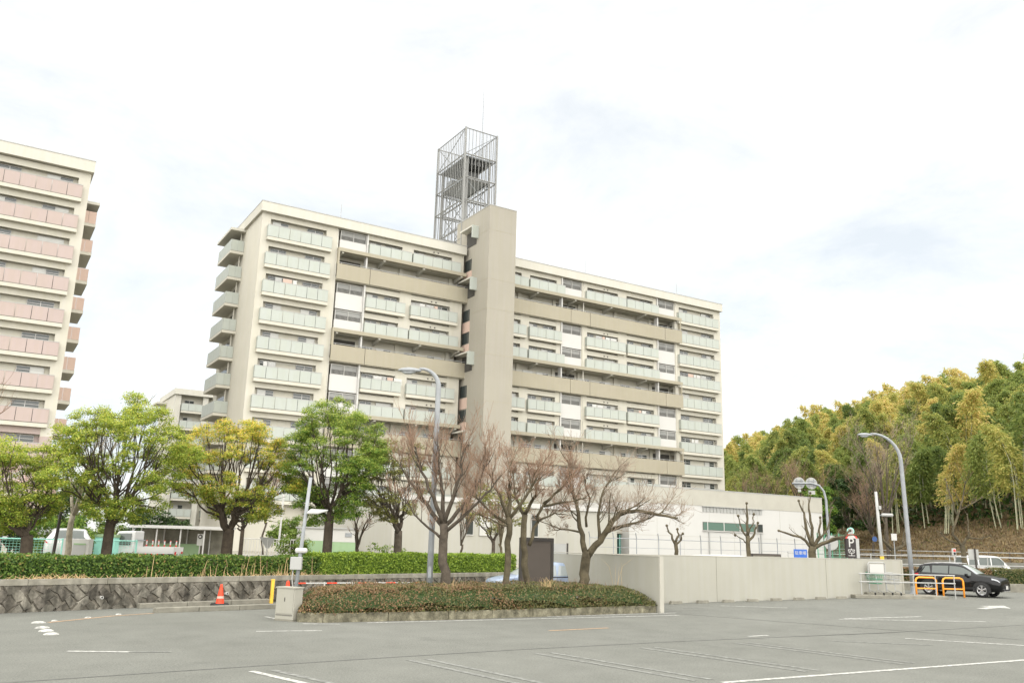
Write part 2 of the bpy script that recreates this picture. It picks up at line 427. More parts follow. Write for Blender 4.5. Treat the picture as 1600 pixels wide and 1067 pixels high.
# hill
def hz(s, t):
    h = 0.46 * s if s < 14 else 6.4 + 0.56 * (s - 14)
    k = float(np.interp(t, [-80, -45, -15, 0, 30, 60, 100, 160], [12, 13.5, 17.5, 22.5, 31, 42, 51, 56]))
    h = k * (1 - math.exp(-h / k)) if h > 0 else h
    return h
def hill_pt(s, t):   # s across (uphill), t along the foot line
    x = 75 + FN[0] * s - FN[1] * t; y = 39 + FN[1] * s + FN[0] * t
    return x, y
mb = MB(); ss = [-2, 0, 1.5, 4, 8, 12, 16, 20, 26, 32, 40, 50, 60, 75, 95, 130, 200, 300]; tt = list(range(-80, 261, 6))
for t in tt:
    for s in ss:
        x, y = hill_pt(s, t)
        mb.v.append((x, y, 1.15 + hz(s, t) + (0.25 * math.sin(x * 1.3) * math.cos(y * 1.7) if s > 2 else 0) - (0.5 if s < 0 else 0)))
for j in range(len(tt) - 1):
    for i in range(len(ss) - 1): a = j * len(ss) + i; mb.f.append((a, a + 1, a + 1 + len(ss), a + len(ss)))
tag(mb.build('hill', 'hillside', smooth=True), 'brown grassy slope below the bamboo grove', kind='structure')

# painted lines, seams
def strip(name, pts, w, m, z=0.006):
    mb = MB(); n = len(pts)
    for k, q in enumerate(pts):
        a = Vector(pts[max(0, k - 1)]); b = Vector(pts[min(n - 1, k + 1)]); d = (b - a).normalized(); nn = Vector((-d.y, d.x))
        for sgn in (-1, 1):
            v = Vector(q) + nn * sgn * w / 2
            mb.v.append((v.x, v.y, gz(v.x, v.y) + z))
    for k in range(n - 1): mb.f.append((2 * k, 2 * k + 2, 2 * k + 3, 2 * k + 1))
    o = mb.build(name, m); o['kind'] = 'structure'; return o
def lerp_pts(a, b, n=6): return [(a[0] + (b[0] - a[0]) * i / n, a[1] + (b[1] - a[1]) * i / n) for i in range(n + 1)]
strip('asphalt_seam', [(-3, 15.0), (0.71, 15.2), (2.97, 15.46), (6.5, 15.8), (10.05, 16.05), (14.58, 16.14), (18.5, 16.0), (23.05, 15.8), (30, 15.6), (45, 15.2)], 0.06, 'seam', 0.004)
strip('asphalt_seam', lerp_pts((20.7, 22.7), (24.6, 12.5), 5), 0.05, 'seam', 0.004)
strip('painted_line', lerp_pts((11.1, 11.07), (22.5, 10.7)), 0.13, 'paint')
strip('painted_line', lerp_pts((4.33, 15.05), (5.1, 12.2)), 0.13, 'paint')
strip('painted_line', lerp_pts((4.68, 15.05), (5.45, 12.2)), 0.13, 'paint_worn')
for x in (7.35, 10.2, 13.0, 15.9):
    strip('painted_line', lerp_pts((x, 15.4), (x + 0.6, 11.4)), 0.12, 'paint_worn')
    strip('painted_line', lerp_pts((x + 0.38, 15.4), (x + 0.98, 11.4)), 0.12, 'paint_worn')
strip('painted_line', lerp_pts((6.09, 21.09), (7.6, 20.8)), 0.12, 'paint')
strip('painted_line', lerp_pts((1.89, 18.68), (2.9, 18.2)), 0.13, 'paint')
strip('painted_line', lerp_pts((2.9, 18.2), (3.6, 17.95)), 0.09, 'paint_worn')
strip('painted_line', lerp_pts((7.38, 24.77), (7.5, 23.8)), 0.10, 'paint')
strip('painted_line', lerp_pts((9.4, 22.35), (20.3, 22.1)), 0.12, 'paint')
strip('painted_line', lerp_pts((15.5, 22.75), (20.9, 22.9)), 0.12, 'paint')
strip('painted_line', lerp_pts((7.7, 22.55), (8.6, 22.2)), 0.10, 'paint')
strip('orange_line', lerp_pts((13.1, 19.15), (15.15, 19.3)), 0.10, 'paint_orange')
strip('orange_line', [(1.97, 24.45), (2.6, 25.0), (3.6, 25.9), (4.73, 26.5)], 0.10, 'paint_orange')
strip('painted_line', lerp_pts((24.64, 19.25), (28.9, 16.8)), 0.13, 'paint')
strip('painted_line', lerp_pts((25.0, 19.3), (28.5, 18.85)), 0.13, 'paint')
strip('painted_line', lerp_pts((25.0, 24.9), (26.9, 23.3)), 0.12, 'paint')
strip('painted_line', lerp_pts((22.8, 24.6), (23.4, 24.0)), 0.12, 'paint_worn')
strip('painted_line', lerp_pts((21.4, 14.66), (23.0, 12.4)), 0.13, 'paint')
strip('painted_line', lerp_pts((17.4, 16.4), (18.2, 16.45)), 0.12, 'paint')
strip('painted_line', lerp_pts((18.8, 14.9), (20.6, 13.4)), 0.12, 'paint_worn')
mb = MB()   # white arrow
ar = [(34.6, 20.05), (36.1, 20.35), (36.1, 19.9), (37.5, 20.95), (36.1, 21.2), (36.1, 20.75), (34.6, 20.45)]
mb.v = [(x, y, gz(x, y) + 0.006) for x, y in ar]; mb.f = [tuple(range(7))]
mb.build('painted_arrow', 'paint')['kind'] = 'structure'

# ------------------------------------------------------------------ stone retaining wall with coping
q0 = rw(-6)
base = (q0[0], q0[1], 0)
ang = math.atan2(RD.y, RD.x)
rwt = thing('stone_retaining_wall', 'low dark weathered stone retaining wall with pale coping under the hedge', 'wall', base, ang)
LW = T1 + 6
MB().bx(0, LW, 0.05, 0.55, -0.1, 0.70).build('wall_core', 'mortar', rwt)
for i in range(int(LW / 2.2) + 1):
    a = i * 2.2; b = min(LW, a + 2.19)
    if b - a > 0.3: MB().bx(a, b, 0.01, 0.6, 0.70, 0.87).build('coping', 'coping', rwt, bevel=0.012)
dx, dz = 0.40, 0.40
def clip_poly(p, keep, cut):
    out = []
    for k in range(len(p)):
        a, b = p[k], p[(k + 1) % len(p)]; ka, kb = keep(a), keep(b)
        if ka >= 0: out.append(a)
        if ka * kb < 0: f = ka / (ka - kb); out.append((a[0] + (b[0] - a[0]) * f, a[1] + (b[1] - a[1]) * f))
    return out
rs = random.Random(3)
for row in range(-1, 5):
    for i in range(-1, int(LW / dx) + 2):
        cx = i * dx + (row % 2) * dx / 2; cz = row * dz / 2 + 0.03
        if cx > 25.5 and row < 2: continue
        j = lambda: rs.uniform(-0.11, 0.11)
        p = [(cx - dx / 2 + 0.008 + j() * .5, cz + j()), (cx + j(), cz - dz / 2 + 0.008), (cx + dx / 2 - 0.008 + j() * .5, cz + j()), (cx + j(), cz + dz / 2 - 0.008)]
        p = clip_poly(p, lambda q: q[1] + 0.02, 0); p = clip_poly(p, lambda q: 0.695 - q[1], 0) if p else p
        p = clip_poly(p, lambda q: q[0] - 0.0, 0) if p else p; p = clip_poly(p, lambda q: LW - q[0], 0) if p else p
        if len(p) < 3: continue
        ar_ = sum(p[k][0] * p[(k + 1) % len(p)][1] - p[(k + 1) % len(p)][0] * p[k][1] for k in range(len(p))) / 2
        if ar_ < 0.015: continue
        mcx = sum(q[0] for q in p) / len(p); mcz = sum(q[1] for q in p) / len(p)
        out = rs.uniform(0.0, 0.022)
        mb = MB(); n = len(p)
        mb.v = [(q[0], 0.12, q[1]) for q in p] + [(q[0], 0.035, q[1]) for q in p] + [(mcx + (q[0] - mcx) * 0.86, 0.012 - out, mcz + (q[1] - mcz) * 0.86) for q in p]
        for k in range(n):
            k2 = (k + 1) % n
            mb.f += [(k, k2, n + k2, n + k), (n + k, n + k2, 2 * n + k2, 2 * n + k)]
        mb.f.append(tuple(range(2 * n, 3 * n)))
        mb.build('stone', rs.choices(['stone', 'stone_pale', 'stone_dark'], [6, 2, 2])[0], rwt)
for t in (6.05 + 2.6, 6.05 + 6.7):
    MB().lathe([(0.030, -0.10), (0.045, -0.10), (0.045, 0.1), (0.030, 0.1)], 14, (0, 0, 0), 'y').build('drain_pipe', 'white', rwt, (t, 0.03, 0.33))

# ------------------------------------------------------------------ vegetation builders
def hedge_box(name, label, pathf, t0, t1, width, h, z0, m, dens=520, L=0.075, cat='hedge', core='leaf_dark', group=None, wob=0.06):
    """clipped hedge along pathf(t, offset): leaf shell round a dark twiggy core"""
    b = pathf(t0, 0)
    o = thing(name, label, cat, (b[0], b[1], z0), 0, group)
    n = max(2, int((t1 - t0) / 1.0)); mb = MB()
    for k in range(n + 1):
        t = t0 + 0.06 + (t1 - t0 - 0.12) * k / n
        for off, z in ((0.09, 0.02), (0.09, h - 0.10), (width - 0.09, h - 0.10), (width - 0.09, 0.02)):
            q = pathf(t, off); mb.v.append((q[0] - b[0], q[1] - b[1], z))
    for k in range(n):
        for a in range(3): i = k * 4 + a; mb.f.append((i, i + 1, i + 5, i + 4))
    mb.f += [(0, 1, 2, 3), (n * 4 + 3, n * 4 + 2, n * 4 + 1, n * 4)]
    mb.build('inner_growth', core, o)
    A = (t1 - t0) * (h * 2 + width) + 2 * h * width; N = int(A * dens)
    P = np.zeros((N, 3)); Nn = np.zeros((N, 3))
    d = Vector(pathf(t0 + 1, 0)) - Vector(pathf(t0, 0)); nn = Vector(pathf(t0, 1)) - Vector(pathf(t0, 0))
    t = rng.uniform(t0, t1, N); u = rng.uniform(0, 1, N) * (2 * h + width + 0.25)
    side = np.where(u < h, 0, np.where(u < h + width, 1, np.where(u < 2 * h + width, 2, 3)))
    dep = np.abs(rng.normal(0, 0.05, N)) - 0.02
    bump = wob * (np.sin(t * 2.1) * 0.5 + np.sin(t * 5.3 + 1) * 0.3 + rng.normal(0, 0.35, N))
    off = np.where(side == 0, dep - bump * .6, np.where(side == 1, u - h, np.where(side == 2, width - dep, rng.uniform(0, width, N))))
    z = np.where(side == 0, u, np.where(side == 1, h - dep + bump, np.where(side == 2, u - h - width, rng.uniform(0, h, N))))
    t = np.where(side == 3, np.where(rng.uniform(0, 1, N) < .5, t0 + dep, t1 - dep), t)
    b0 = pathf(0, 0)
    P[:, 0] = b0[0] + d.x * t + nn.x * off - b[0]; P[:, 1] = b0[1] + d.y * t + nn.y * off - b[1]; P[:, 2] = np.maximum(z, 0.02)
    for sd, nv in ((0, (-nn.x, -nn.y, .4)), (1, (0, 0, 1)), (2, (nn.x, nn.y, .4)), (3, (d.x, d.y, .3))): Nn[side == sd] = nv
    link('foliage', quads_mesh('foliage', leaves(P, Nn, L, L * 0.62, 0.75), m), o)
    return o

def bez(a, b, bend, n=6, lift=0.0):
    a, b = Vector(a), Vector(b); m_ = (a + b) / 2 + Vector(bend) + Vector((0, 0, lift))
    return [(a * (1 - t) ** 2 + m_ * 2 * t * (1 - t) + b * t * t) for t in [i / n for i in range(n + 1)]]
def wig(pts, rs, k):
    return [q if i in (0, len(pts) - 1) else q + Vector((rs.gauss(0, k), rs.gauss(0, k), rs.gauss(0, k * .7))) for i, q in enumerate(pts)]

def leafy_tree(name, label, base, fork, r0, clumps, lm, nleaf=420, L=0.15, barkm='bark_dark', cat='tree', group=None, seed=1, limbs=5, lean=(0, 0), young=None):
    """trunk, limbs that run to each leaf clump, and leaves spread over the clumps. clumps: (dx, dy, z, radius) about the base"""
    rs = random.Random(seed)
    o = thing(name, label, cat, base, 0, group)
    tr = MB(); top = Vector((lean[0], lean[1], fork))
    trunk = bez((0, 0, -0.1), top, (rs.uniform(-.08, .08), rs.uniform(-.08, .08), 0), 7)
    rad = [r0 * (1.35 if k == 0 else 1.12 if k == 1 else 1 - 0.02 * k) for k in range(8)]
    tr.tube(trunk, rad, 10)
    # main limbs: cluster the clumps by azimuth
    cl = sorted(clumps, key=lambda c: math.atan2(c[1] - lean[1], c[0] - lean[0]))
    per = max(1, math.ceil(len(cl) / limbs))
    groups = [cl[i:i + per] for i in range(0, len(cl), per)]
    for gr in groups:
        c = Vector((sum(q[0] for q in gr) / len(gr), sum(q[1] for q in gr) / len(gr), sum(q[2] for q in gr) / len(gr)))
        mid = top.lerp(c, 0.62)
        st = top - Vector((0, 0, rs.uniform(0.0, 0.25)))
        pl = wig(bez(st, mid, (rs.uniform(-.3, .3), rs.uniform(-.3, .3), -0.12), 6), rs, .06)
        tr.tube(pl, [r0 * (0.50 - 0.05 * k) for k in range(7)], 7)
        for q in gr:
            e = Vector(q[:3]); k = rs.randint(2, 6); s_ = pl[k]
            if (e - s_).length < 0.3: continue
            pb = wig(bez(s_, e, (rs.uniform(-.4, .4), rs.uniform(-.4, .4), -0.15), 6), rs, .05)
            r1 = r0 * (0.27 - 0.022 * k)
            tr.tube(pb, [r1 * (1 - 0.13 * j) for j in range(7)], 6)
            for _ in range(4):
                s2 = pb[rs.randint(2, 6)]; dv = Vector((rs.gauss(0, 1), rs.gauss(0, 1), rs.gauss(0.3, .8))).normalized()
                e2 = e + dv * q[3] * rs.uniform(.6, .95)
                tr.tube(bez(s2, e2, (rs.uniform(-.12, .12), rs.uniform(-.12, .12), 0), 4), [r1 * .3 * (1 - 0.2 * j) + .003 for j in range(5)], 4, False)
    tr.build('trunk', barkm, o, smooth=True)
    Ps = []; Ns = []
    for q in clumps:
        n = int(nleaf * (q[3] / 0.6) ** 2)
        v = sphere_pts(n); v[:, 2] = np.where(v[:, 2] < -0.35, -v[:, 2] * rng.uniform(0, 1, n), v[:, 2])
        sub = sphere_pts(12) * q[3] * 0.60                       # tufts on the clump, so that the outline is uneven
        sub[:, 2] = sub[:, 2] * 0.9
        w = rng.integers(0, 12, n)
        rr = rng.uniform(0.35, 1.0, (n, 1)) * q[3] * 0.50
        p = sub[w] + v * rr * np.array([1, 1, 0.85])
        Ps.append(p + np.array(q[:3])); Ns.append(v + np.array([0, 0, 0.75]))
    P = np.concatenate(Ps); N = np.concatenate(Ns)
    Q = leaves(P, N, L, L * 0.58, 0.55, 0.3)
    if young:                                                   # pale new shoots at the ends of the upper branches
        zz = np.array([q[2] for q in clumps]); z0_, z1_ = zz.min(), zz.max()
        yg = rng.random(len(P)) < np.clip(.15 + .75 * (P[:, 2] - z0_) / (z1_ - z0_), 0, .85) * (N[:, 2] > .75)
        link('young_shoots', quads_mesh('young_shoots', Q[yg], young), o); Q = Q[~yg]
    link('crown', quads_mesh('crown', Q, lm), o)
    return o

def rand_clumps(cx, cy, zc, rx, ry, rz, n, r, seed, zmin=None):
    rs = random.Random(seed); out = []
    tries = 0
    while len(out) < n and tries < 4000:
        tries += 1
        v = Vector((rs.gauss(0, 1), rs.gauss(0, 1), rs.gauss(0.15, 1))).normalized() * rs.uniform(.55, 1) ** 0.5
        p = (cx + v.x * rx, cy + v.y * ry, zc + v.z * rz, r * rs.uniform(.75, 1.2))
        if zmin and p[2] < zmin: continue
        if all((Vector(p[:3]) - Vector(c[:3])).length > (p[3] + c[3]) * 0.5 for c in out): out.append(p)
    return out

def bare_tree(name, label, base, paths, r0, twm, barkm, levels=3, kids=(7, 6, 5), ratio=(0.42, 0.5, 0.55), upb=0.35, seed=1, cat='tree', group=None, buds=None, twig_r=0.006, budn=3, budL=0.05, spread=0.8):
    """leafless tree: given limb polylines (local), grown on by side branches and twigs. paths: list of (pts, r_start, r_end, spawns)"""
    rs = random.Random(seed)
    o = thing(name, label, cat, base, 0, group)
    tr = MB(); tw = MB(); tips = []
    def child(p, d, length, r, lev):
        pts = [p.copy()]; v = d.normalized(); q = p.copy(); n = 4 if lev < levels else 3
        for k in range(n):
            v = (v + Vector((rs.gauss(0, .16), rs.gauss(0, .16), rs.gauss(upb * .3, .12)))).normalized()
            q = q + v * length / n; pts.append(q.copy())
        (tr if lev <= 1 else tw).tube(pts, [max(twig_r * .8, r * (1 - 0.72 * k / n)) for k in range(n + 1)], 5 if lev <= 1 else 3, False)
        tips.append(pts[-1])
        if lev < levels: spawn(pts, r, length, lev)
    def spawn(pts, r, length, lev, cnt=None):
        for c in range(cnt or kids[min(lev, len(kids) - 1)]):
            f = rs.uniform(.22, 1.0) * (len(pts) - 1); k = min(int(f), len(pts) - 2); p = pts[k].lerp(pts[k + 1], f - k)
            ax = (pts[k + 1] - pts[k]).normalized()
            sd = Vector((rs.gauss(0, 1), rs.gauss(0, 1), rs.gauss(0, .6))); sd = (sd - ax * sd.dot(ax)).normalized()
            d = ax * 0.75 + sd * spread + Vector((0, 0, upb))
            child(p, d, length * ratio[min(lev, len(ratio) - 1)] * rs.uniform(.6, 1.25), max(twig_r, r * 0.42 * (1 - .4 * f / len(pts))), lev + 1)
    for pts, ra, rb, sp in paths:
        pts = [Vector(q) for q in pts]
        fine = []
        for k in range(len(pts) - 1):
            for j in range(3): fine.append(pts[k].lerp(pts[k + 1], j / 3) + (Vector((rs.gauss(0, .028), rs.gauss(0, .028), rs.gauss(0, .015))) if (k or j) else Vector()))
        fine.append(pts[-1]); n = len(fine) - 1
        tr.tube(fine, [(ra + (rb - ra) * k / n) * .82 for k in range(n + 1)], 9)
        ln = sum((fine[k + 1] - fine[k]).length for k in range(n))
        if sp: spawn(fine, (ra + rb) / 2, ln, 0, sp)
    tr.build('trunk', barkm, o, smooth=True)
    if tw.v: tw.build('crown', twm, o)
    if buds and tips:
        P = np.repeat(np.array([tuple(t) for t in tips]), budn, 0) + rng.normal(0, .07, (len(tips) * budn, 3))
        link('buds', quads_mesh('buds', leaves(P, np.zeros_like(P), budL, budL * .5, 1.0), buds), o)
    return o

# ------------------------------------------------------------------ apartment block (main)
FZ = lambda n: 28.93 - 2.67 * (11 - n)            # underside of the balcony slab of storey n
BB = (19.2, 76.0, 0.84)
ab = thing('apartment_building', 'eleven storey cream apartment block with mint balcony panels and brown access galleries', 'building', BB)
def B(name, x0, x1, y0, y1, z0, z1, m, par=None, pb=None):
    return box(name, x0, x1, y0, y1, z0, z1, m, par if par is not None else ab, pb if pb is not None else BB)
YW = 76.88                                          # main wall plane
YG = 77.75                                          # back wall of the open galleries
B('wall', 19.2, 26.56, YW, 89.0, 0.84, 31.62, 'cream'); B('wall', 70.95, 78.0, YW, 89.0, 0.84, 31.62, 'cream')
B('wall', 26.561, 40.6, YG, 89.0, 0.84, 31.62, 'cream'); B('wall', 44.22, 70.949, YG, 89.0, 0.84, 31.62, 'cream')
SEG = [(FZ(10) + 2.97, 31.62), (FZ(7) + 2.97, FZ(10) + .3), (FZ(4) + 2.97, FZ(7) + .3), (5.2, FZ(4) + .3), (.84, 2.6)]
for z0, z1 in SEG:
    B('wall', 26.561, 40.6, YW, YG, z0, z1, 'cream'); B('wall', 44.22, 70.949, YW, YG, z0, z1, 'cream')
B('wall', 40.6, 44.22, 80.0, 89.0, 0.84, 31.62, 'salmon')
B('roof', 18.95, 40.7, 76.0, 89.3, 31.62, 32.55, 'cream_lt'); B('roof', 40.7, 44.3, 78.7, 89.3, 31.62, 32.55, 'cream_lt'); B('roof', 44.3, 78.12, 76.0, 89.3, 31.62, 32.55, 'cream_lt')
for x0, x1, y0, y1 in ((18.93, 40.72, 75.97, 76.2), (44.28, 78.14, 75.97, 76.2), (18.93, 19.15, 76.2, 89.32)):
    B('roof_trim', x0, x1, y0, y1, 32.55, 32.62, 'alu')
# front wall between the window recesses
YF = 76.42
for x0, x1 in ((19.19, 20.0), (25.45, 26.56), (33.5, 34.75), (39.2, 40.6), (44.22, 44.5), (47.9, 49.0), (52.6, 53.2), (56.14, 56.9), (61.4, 62.7), (66.8, 67.34), (70.25, 71.0), (76.9, 78.02)):
    if x0 < 26 or x0 > 70.5: B('pier', x0, x1, YF, YW, 0.84, 31.62, 'cream')
    elif x0 > 70: B('pier', x0, x1, YF, YW, 0.84, 31.62, 'cream')
    else:
        for z0, z1 in SEG: B('pier', x0, x1, YF, YW, z0, z1, 'cream')
        for n in (10, 7, 4): B('pier', x0 + .3, x0 + .7, YG - .2, YG, FZ(n) + .3, FZ(n) + 2.97, 'cream')
for x in (29.62, 53.22, 67.36): B('pier', x, x + .16, YF - .12, YW, 0.84, 31.62, 'white')
rsb = random.Random(21)
def window(par, pb, x0, x1, z0, z1, yw, panes=2, bars=None, curtain=0.45):
    """sliding window set into the wall: dark reveal, aluminium frame, panes"""
    w = box('window', x0, x1, yw - 0.03, yw + 0.05, z0, z1, 'joint', par, pb)
    c = ((x0 + x1) / 2, yw + 0.01, (z0 + z1) / 2)
    fr = MB(); t = 0.05
    fr.bx(x0, x1, yw - .075, yw - .031, z1 - t, z1).bx(x0, x1, yw - .075, yw - .031, z0, z0 + t)
    for k in range(panes + 1):
        xx = x0 + (x1 - x0) * k / panes; a = max(x0, xx - t / 2); b_ = min(x1, xx + t / 2)
        fr.bx(a, b_, yw - .073, yw - .031, z0 + t, z1 - t)
    zt = z1 - 0.32
    if bars:
        fr.bx(x0, x1, yw - .070, yw - .033, zt, zt + .04)
    fr.v = [(v[0] - c[0], v[1] - c[1], v[2] - c[2]) for v in fr.v]
    fr.build('frame', 'white', w)
    for k in range(panes):
        a = x0 + (x1 - x0) * k / panes; b_ = x0 + (x1 - x0) * (k + 1) / panes
        box('pane', a + t / 2, b_ - t / 2, yw - .05, yw - .034, z0 + t, z1 - t, 'pane_curtain' if rsb.random() < curtain else 'pane', w, c)
    return w
def balcony(par, pb, x0, x1, zb, n, yf, yb, pm='mint', sm='cream', slab=True, ph=1.08, sides=True, gap=0.02):
    """cantilever balcony: slab, front panels with joints, end panels, capping rail. zb: slab underside"""
    zt = zb + 0.36 if slab else zb
    b = box('balcony', x0, x1, yf + (0.0 if slab else 0.04), yb, zb, zb + 0.30, sm, par, pb) if slab else box('balcony', x0, x1, yf + .04, yb, zb + .001, zb + .06, sm, par, pb)
    c = ((x0 + x1) / 2, ((yf if slab else yf + .04) + yb) / 2, zb + .15) if slab else ((x0 + x1) / 2, (yf + .04 + yb) / 2, zb + .0305)
    w = (x1 - x0) / n
    for k in range(n):
        box('panel', x0 + k * w + gap, x0 + (k + 1) * w - gap, yf + .03 + (k % 2) * .006, yf + .075, zt, zt + ph, pm, b, c)
    if sides:
        for xx in (x0 + .005, x1 - .05): box('panel', xx, xx + .045, yf + .10, yb, zt, zt + ph, pm, b, c)
    box('rail', x0, x1, yf + .02, yf + .09, zt + ph, zt + ph + .05, 'alu', b, c)
    box('toe_rail', x0 + .02, x1 - .02, yf + .03, yf + .07, zt - .045, zt - .005, 'joint', b, c) if slab else None
    return b
BAYS = {'L': (19.7, 25.95), 2: (29.82, 34.02), 3: (34.6, 39.95), 4: (44.4, 48.45), 5: (48.85, 53.15), 6: (56.6, 62.25), 7: (62.55, 67.3), 'R': (70.68, 77.4)}
SPLIT = {'L': 6, 2: 4, 3: 5, 4: 4, 5: 4, 6: 5, 7: 4, 'R': 6}
NICHE = {'L': (20.0, 25.45), 2: (29.78, 33.5), 3: (34.75, 39.2), 4: (44.5, 47.9), 5: (49.0, 52.6), 6: (56.9, 61.4), 7: (62.7, 66.8), 'R': (71.0, 76.9)}
GAL = (10, 7, 4, 1)
for n in range(11, 1, -1):
    z = FZ(n)
    for key, (x0, x1) in BAYS.items():
        end = key in ('L', 'R')
        gal = (n in GAL) and not end; above = (n in (11, 8, 5, 2)) and not end
        # lintel beam above the windows of this storey
        if not gal: B('lintel', NICHE[key][0] - .02, NICHE[key][1] + .02, YF + .012, YW, z + 2.18, z + 2.69, 'cream')
        if end:
            balcony(ab, BB, x0, x1, z, SPLIT[key], 76.0, YF)
            wx = [(x0 + .6, x0 + 2.1), (x1 - 2.3, x1 - .7)]
        elif above:
            balcony(ab, BB, x0, x1 + (.45 if key in (2, 5) else 0.2), z + .66, SPLIT[key], 76.06, YF, slab=False, ph=1.0)
            wx = [(x0 + .35, x0 + 1.5), (NICHE[key][1] - 1.7, NICHE[key][1] - .1)]
        elif gal:
            wx = [(x0 + .3, x0 + 1.6), (NICHE[key][1] - 1.7, NICHE[key][1] - .1)]
        else:
            balcony(ab, BB, x0, x1, z + .18, SPLIT[key], 76.0, YF, ph=1.0)
            wx = [(x0 + .3, x0 + 1.5), (NICHE[key][1] - 1.5, NICHE[key][1] - .1)]
        for a, b_ in wx:
            window(ab, BB, a, b_, z + .45, z + (2.12 if not gal else 2.35), YG if gal else YW, 2, True, 0.28)
        if not gal and key in (3, 6):
            for xx in (x1 - 2.9, x1 - 2.4): MB().disc((xx - BB[0], YF - .0 - BB[1], z + 2.36 - BB[2]), .075, (0, 1, 0), .07, 10).build('vent_cap', 'dark_metal', ab)
    # access galleries and the slab above them
    if n in (11, 8, 5, 2):
        for x0, x1 in ((26.62, 40.75), (44.22, 71.05)):
            B('gallery_slab', x0, x1, 75.98, YF - .001, z + .30, z + .66, 'tan')
            B('gallery_soffit', x0, x1, YF, YG, z + .28, z + .302, 'cream')
            k = int((x1 - x0) / 4.6)
            for i in range(k + 1):
                xx = x0 + .5 + (x1 - x0 - 1) * i / k
                mb = MB(); mb.v = [(-.11, 0, 0), (.11, 0, 0), (.11, 1.6, 0), (-.11, 1.6, 0), (-.11, 0, -.12), (.11, 0, -.12), (.11, 1.6, -.50), (-.11, 1.6, -.50)]
                mb.f = [(0, 1, 2, 3), (7, 6, 5, 4), (0, 4, 5, 1), (1, 5, 6, 2), (2, 6, 7, 3), (3, 7, 4, 0)]
                mb.build('bracket', 'cream_lt', ab, (xx - BB[0], 76.1 - BB[1], z + .279 - BB[2]))
    if n in GAL:
        for x0, x1 in ((26.62, 30.0), (30.05, 41.0), (44.22, 54.3), (54.35, 57.0), (57.05, 68.3), (68.35, 71.05)):
            B('gallery_parapet', x0, x1, 75.98, 76.14, z + .15, z + 1.70, 'tan')
            B('gallery_rail', x0, x1, 76.02, 76.08, z + 1.82, z + 1.86, 'alu')
            B('rail_post', x0 + .4, x0 + .44, 76.02, 76.08, z + 1.70, z + 1.82, 'alu'); B('rail_post', x1 - .44, x1 - .4, 76.02, 76.08, z + 1.70, z + 1.82, 'alu')
        for x0, x1 in ((26.62, 41.0), (44.22, 71.05)):
            B('gallery_floor', x0, x1, 76.141, YG, z + .10, z + .36, 'cream')
        B('end_screen', 26.62, 26.8, 75.99, YG, z + 1.70, z + 2.98, 'tan')
        B('end_screen', 70.8, 70.93, 75.99, YG, z + 1.70, z + 2.96, 'tan')
        for x0, x1 in ((26.85, 29.6), (53.4, 56.1), (67.52, 70.2)):
            B('stair_opening', x0, x1, YG - .06, YG + .02, z + .4, z + 2.62, 'void')
# grilles of the stair landings
def grille(x0, x1, z):
    g = B('landing_grille', x0, x1, 76.62, YW, z + 1.62, z + 2.55, 'void')
    c = ((x0 + x1) / 2, (76.62 + YW) / 2, z + 2.085)
    fr = MB(); yy = 76.46
    for a in (x0, (x0 + x1) / 2 - .025, x1 - .05): fr.bx(a, a + .05, yy, yy + .1, z + 1.58, z + 2.58)
    fr.bx(x0, x1, yy + .01, yy + .09, z + 2.53, z + 2.58).bx(x0, x1, yy + .01, yy + .09, z + 1.58, z + 1.63)
    fr.v = [(v[0] - c[0], v[1] - c[1], v[2] - c[2]) for v in fr.v]; fr.build('frame', 'white', g)
    br = MB()
    for k in range(1, 22):
        xx = x0 + (x1 - x0) * k / 22; br.bx(xx - .014, xx + .014, yy + .03, yy + .06, z + 1.63, z + 2.53)
    br.v = [(v[0] - c[0], v[1] - c[1], v[2] - c[2]) for v in br.v]; br.build('bars', 'alu', g)
    box('inner_panel', x0 + .1, x1 - .1, 76.605, 76.615, z + 2.10, z + 2.54, 'lightbox', g, c)
for n in (11, 9, 8, 6, 5, 3, 2):
    z = FZ(n)
    for x0, x1 in ((26.9, 29.58), (53.42, 56.08), (67.54, 70.2)):
        zb = z + (.66 if n in (11, 8, 5, 2) else .0)
        grille(x0, x1, z)
        B('landing_parapet', x0 - .05, x1 + .03, 76.44, YW, zb + .02, z + 1.57, 'white')
# washing and poles on some balconies
for k, (key, n) in enumerate((('L', 6), ('L', 9), ('R', 8), ('R', 5), (3, 9), (6, 9), (7, 6), (6, 6), (2, 6))):
    x0, x1 = BAYS[key]; z = FZ(n); mb = MB(); mb.tube([(x0 + .5 - BB[0], .30, z + 1.95 - BB[2]), (x1 - .5 - BB[0], .30, z + 1.95 - BB[2])], .015, 5).build('drying_pole', 'alu', ab)
    xx = x0 + .8 + (k * .37) % 1.2
    for q in range(2 + k % 3):
        w = .35 + .25 * ((k + q) % 3); c_ = MB()
        for i in range(5):
            for zz in (0, -.55 - .1 * (q % 2)): c_.v.append((xx + w * i / 4 - BB[0], .29 + .025 * (i % 2), z + 1.94 + zz - BB[2]))
        for i in range(4): c_.f.append((2 * i, 2 * i + 1, 2 * i + 3, 2 * i + 2))
        c_.build('washing', ('white', 'lightbox', 'salmon', 'pane_curtain')[(k + q) % 4], ab); xx += w + .12
# rainwater pipes
for x, y in ((26.62, 76.35), (56.35, 76.3), (70.42, 76.3)):
    MB().tube([(0, 0, 0), (0, 0, 30.4)], .06, 8).build('rain_pipe', 'cream_lt', ab, (x - BB[0], y - BB[1] + .1, 0.3), smooth=True)
    MB().tube([(0, 0, 0), (0, 0, 1.5)], .03, 6).build('vent_pipe', 'alu', ab, (x - BB[0], .12, 31.7))
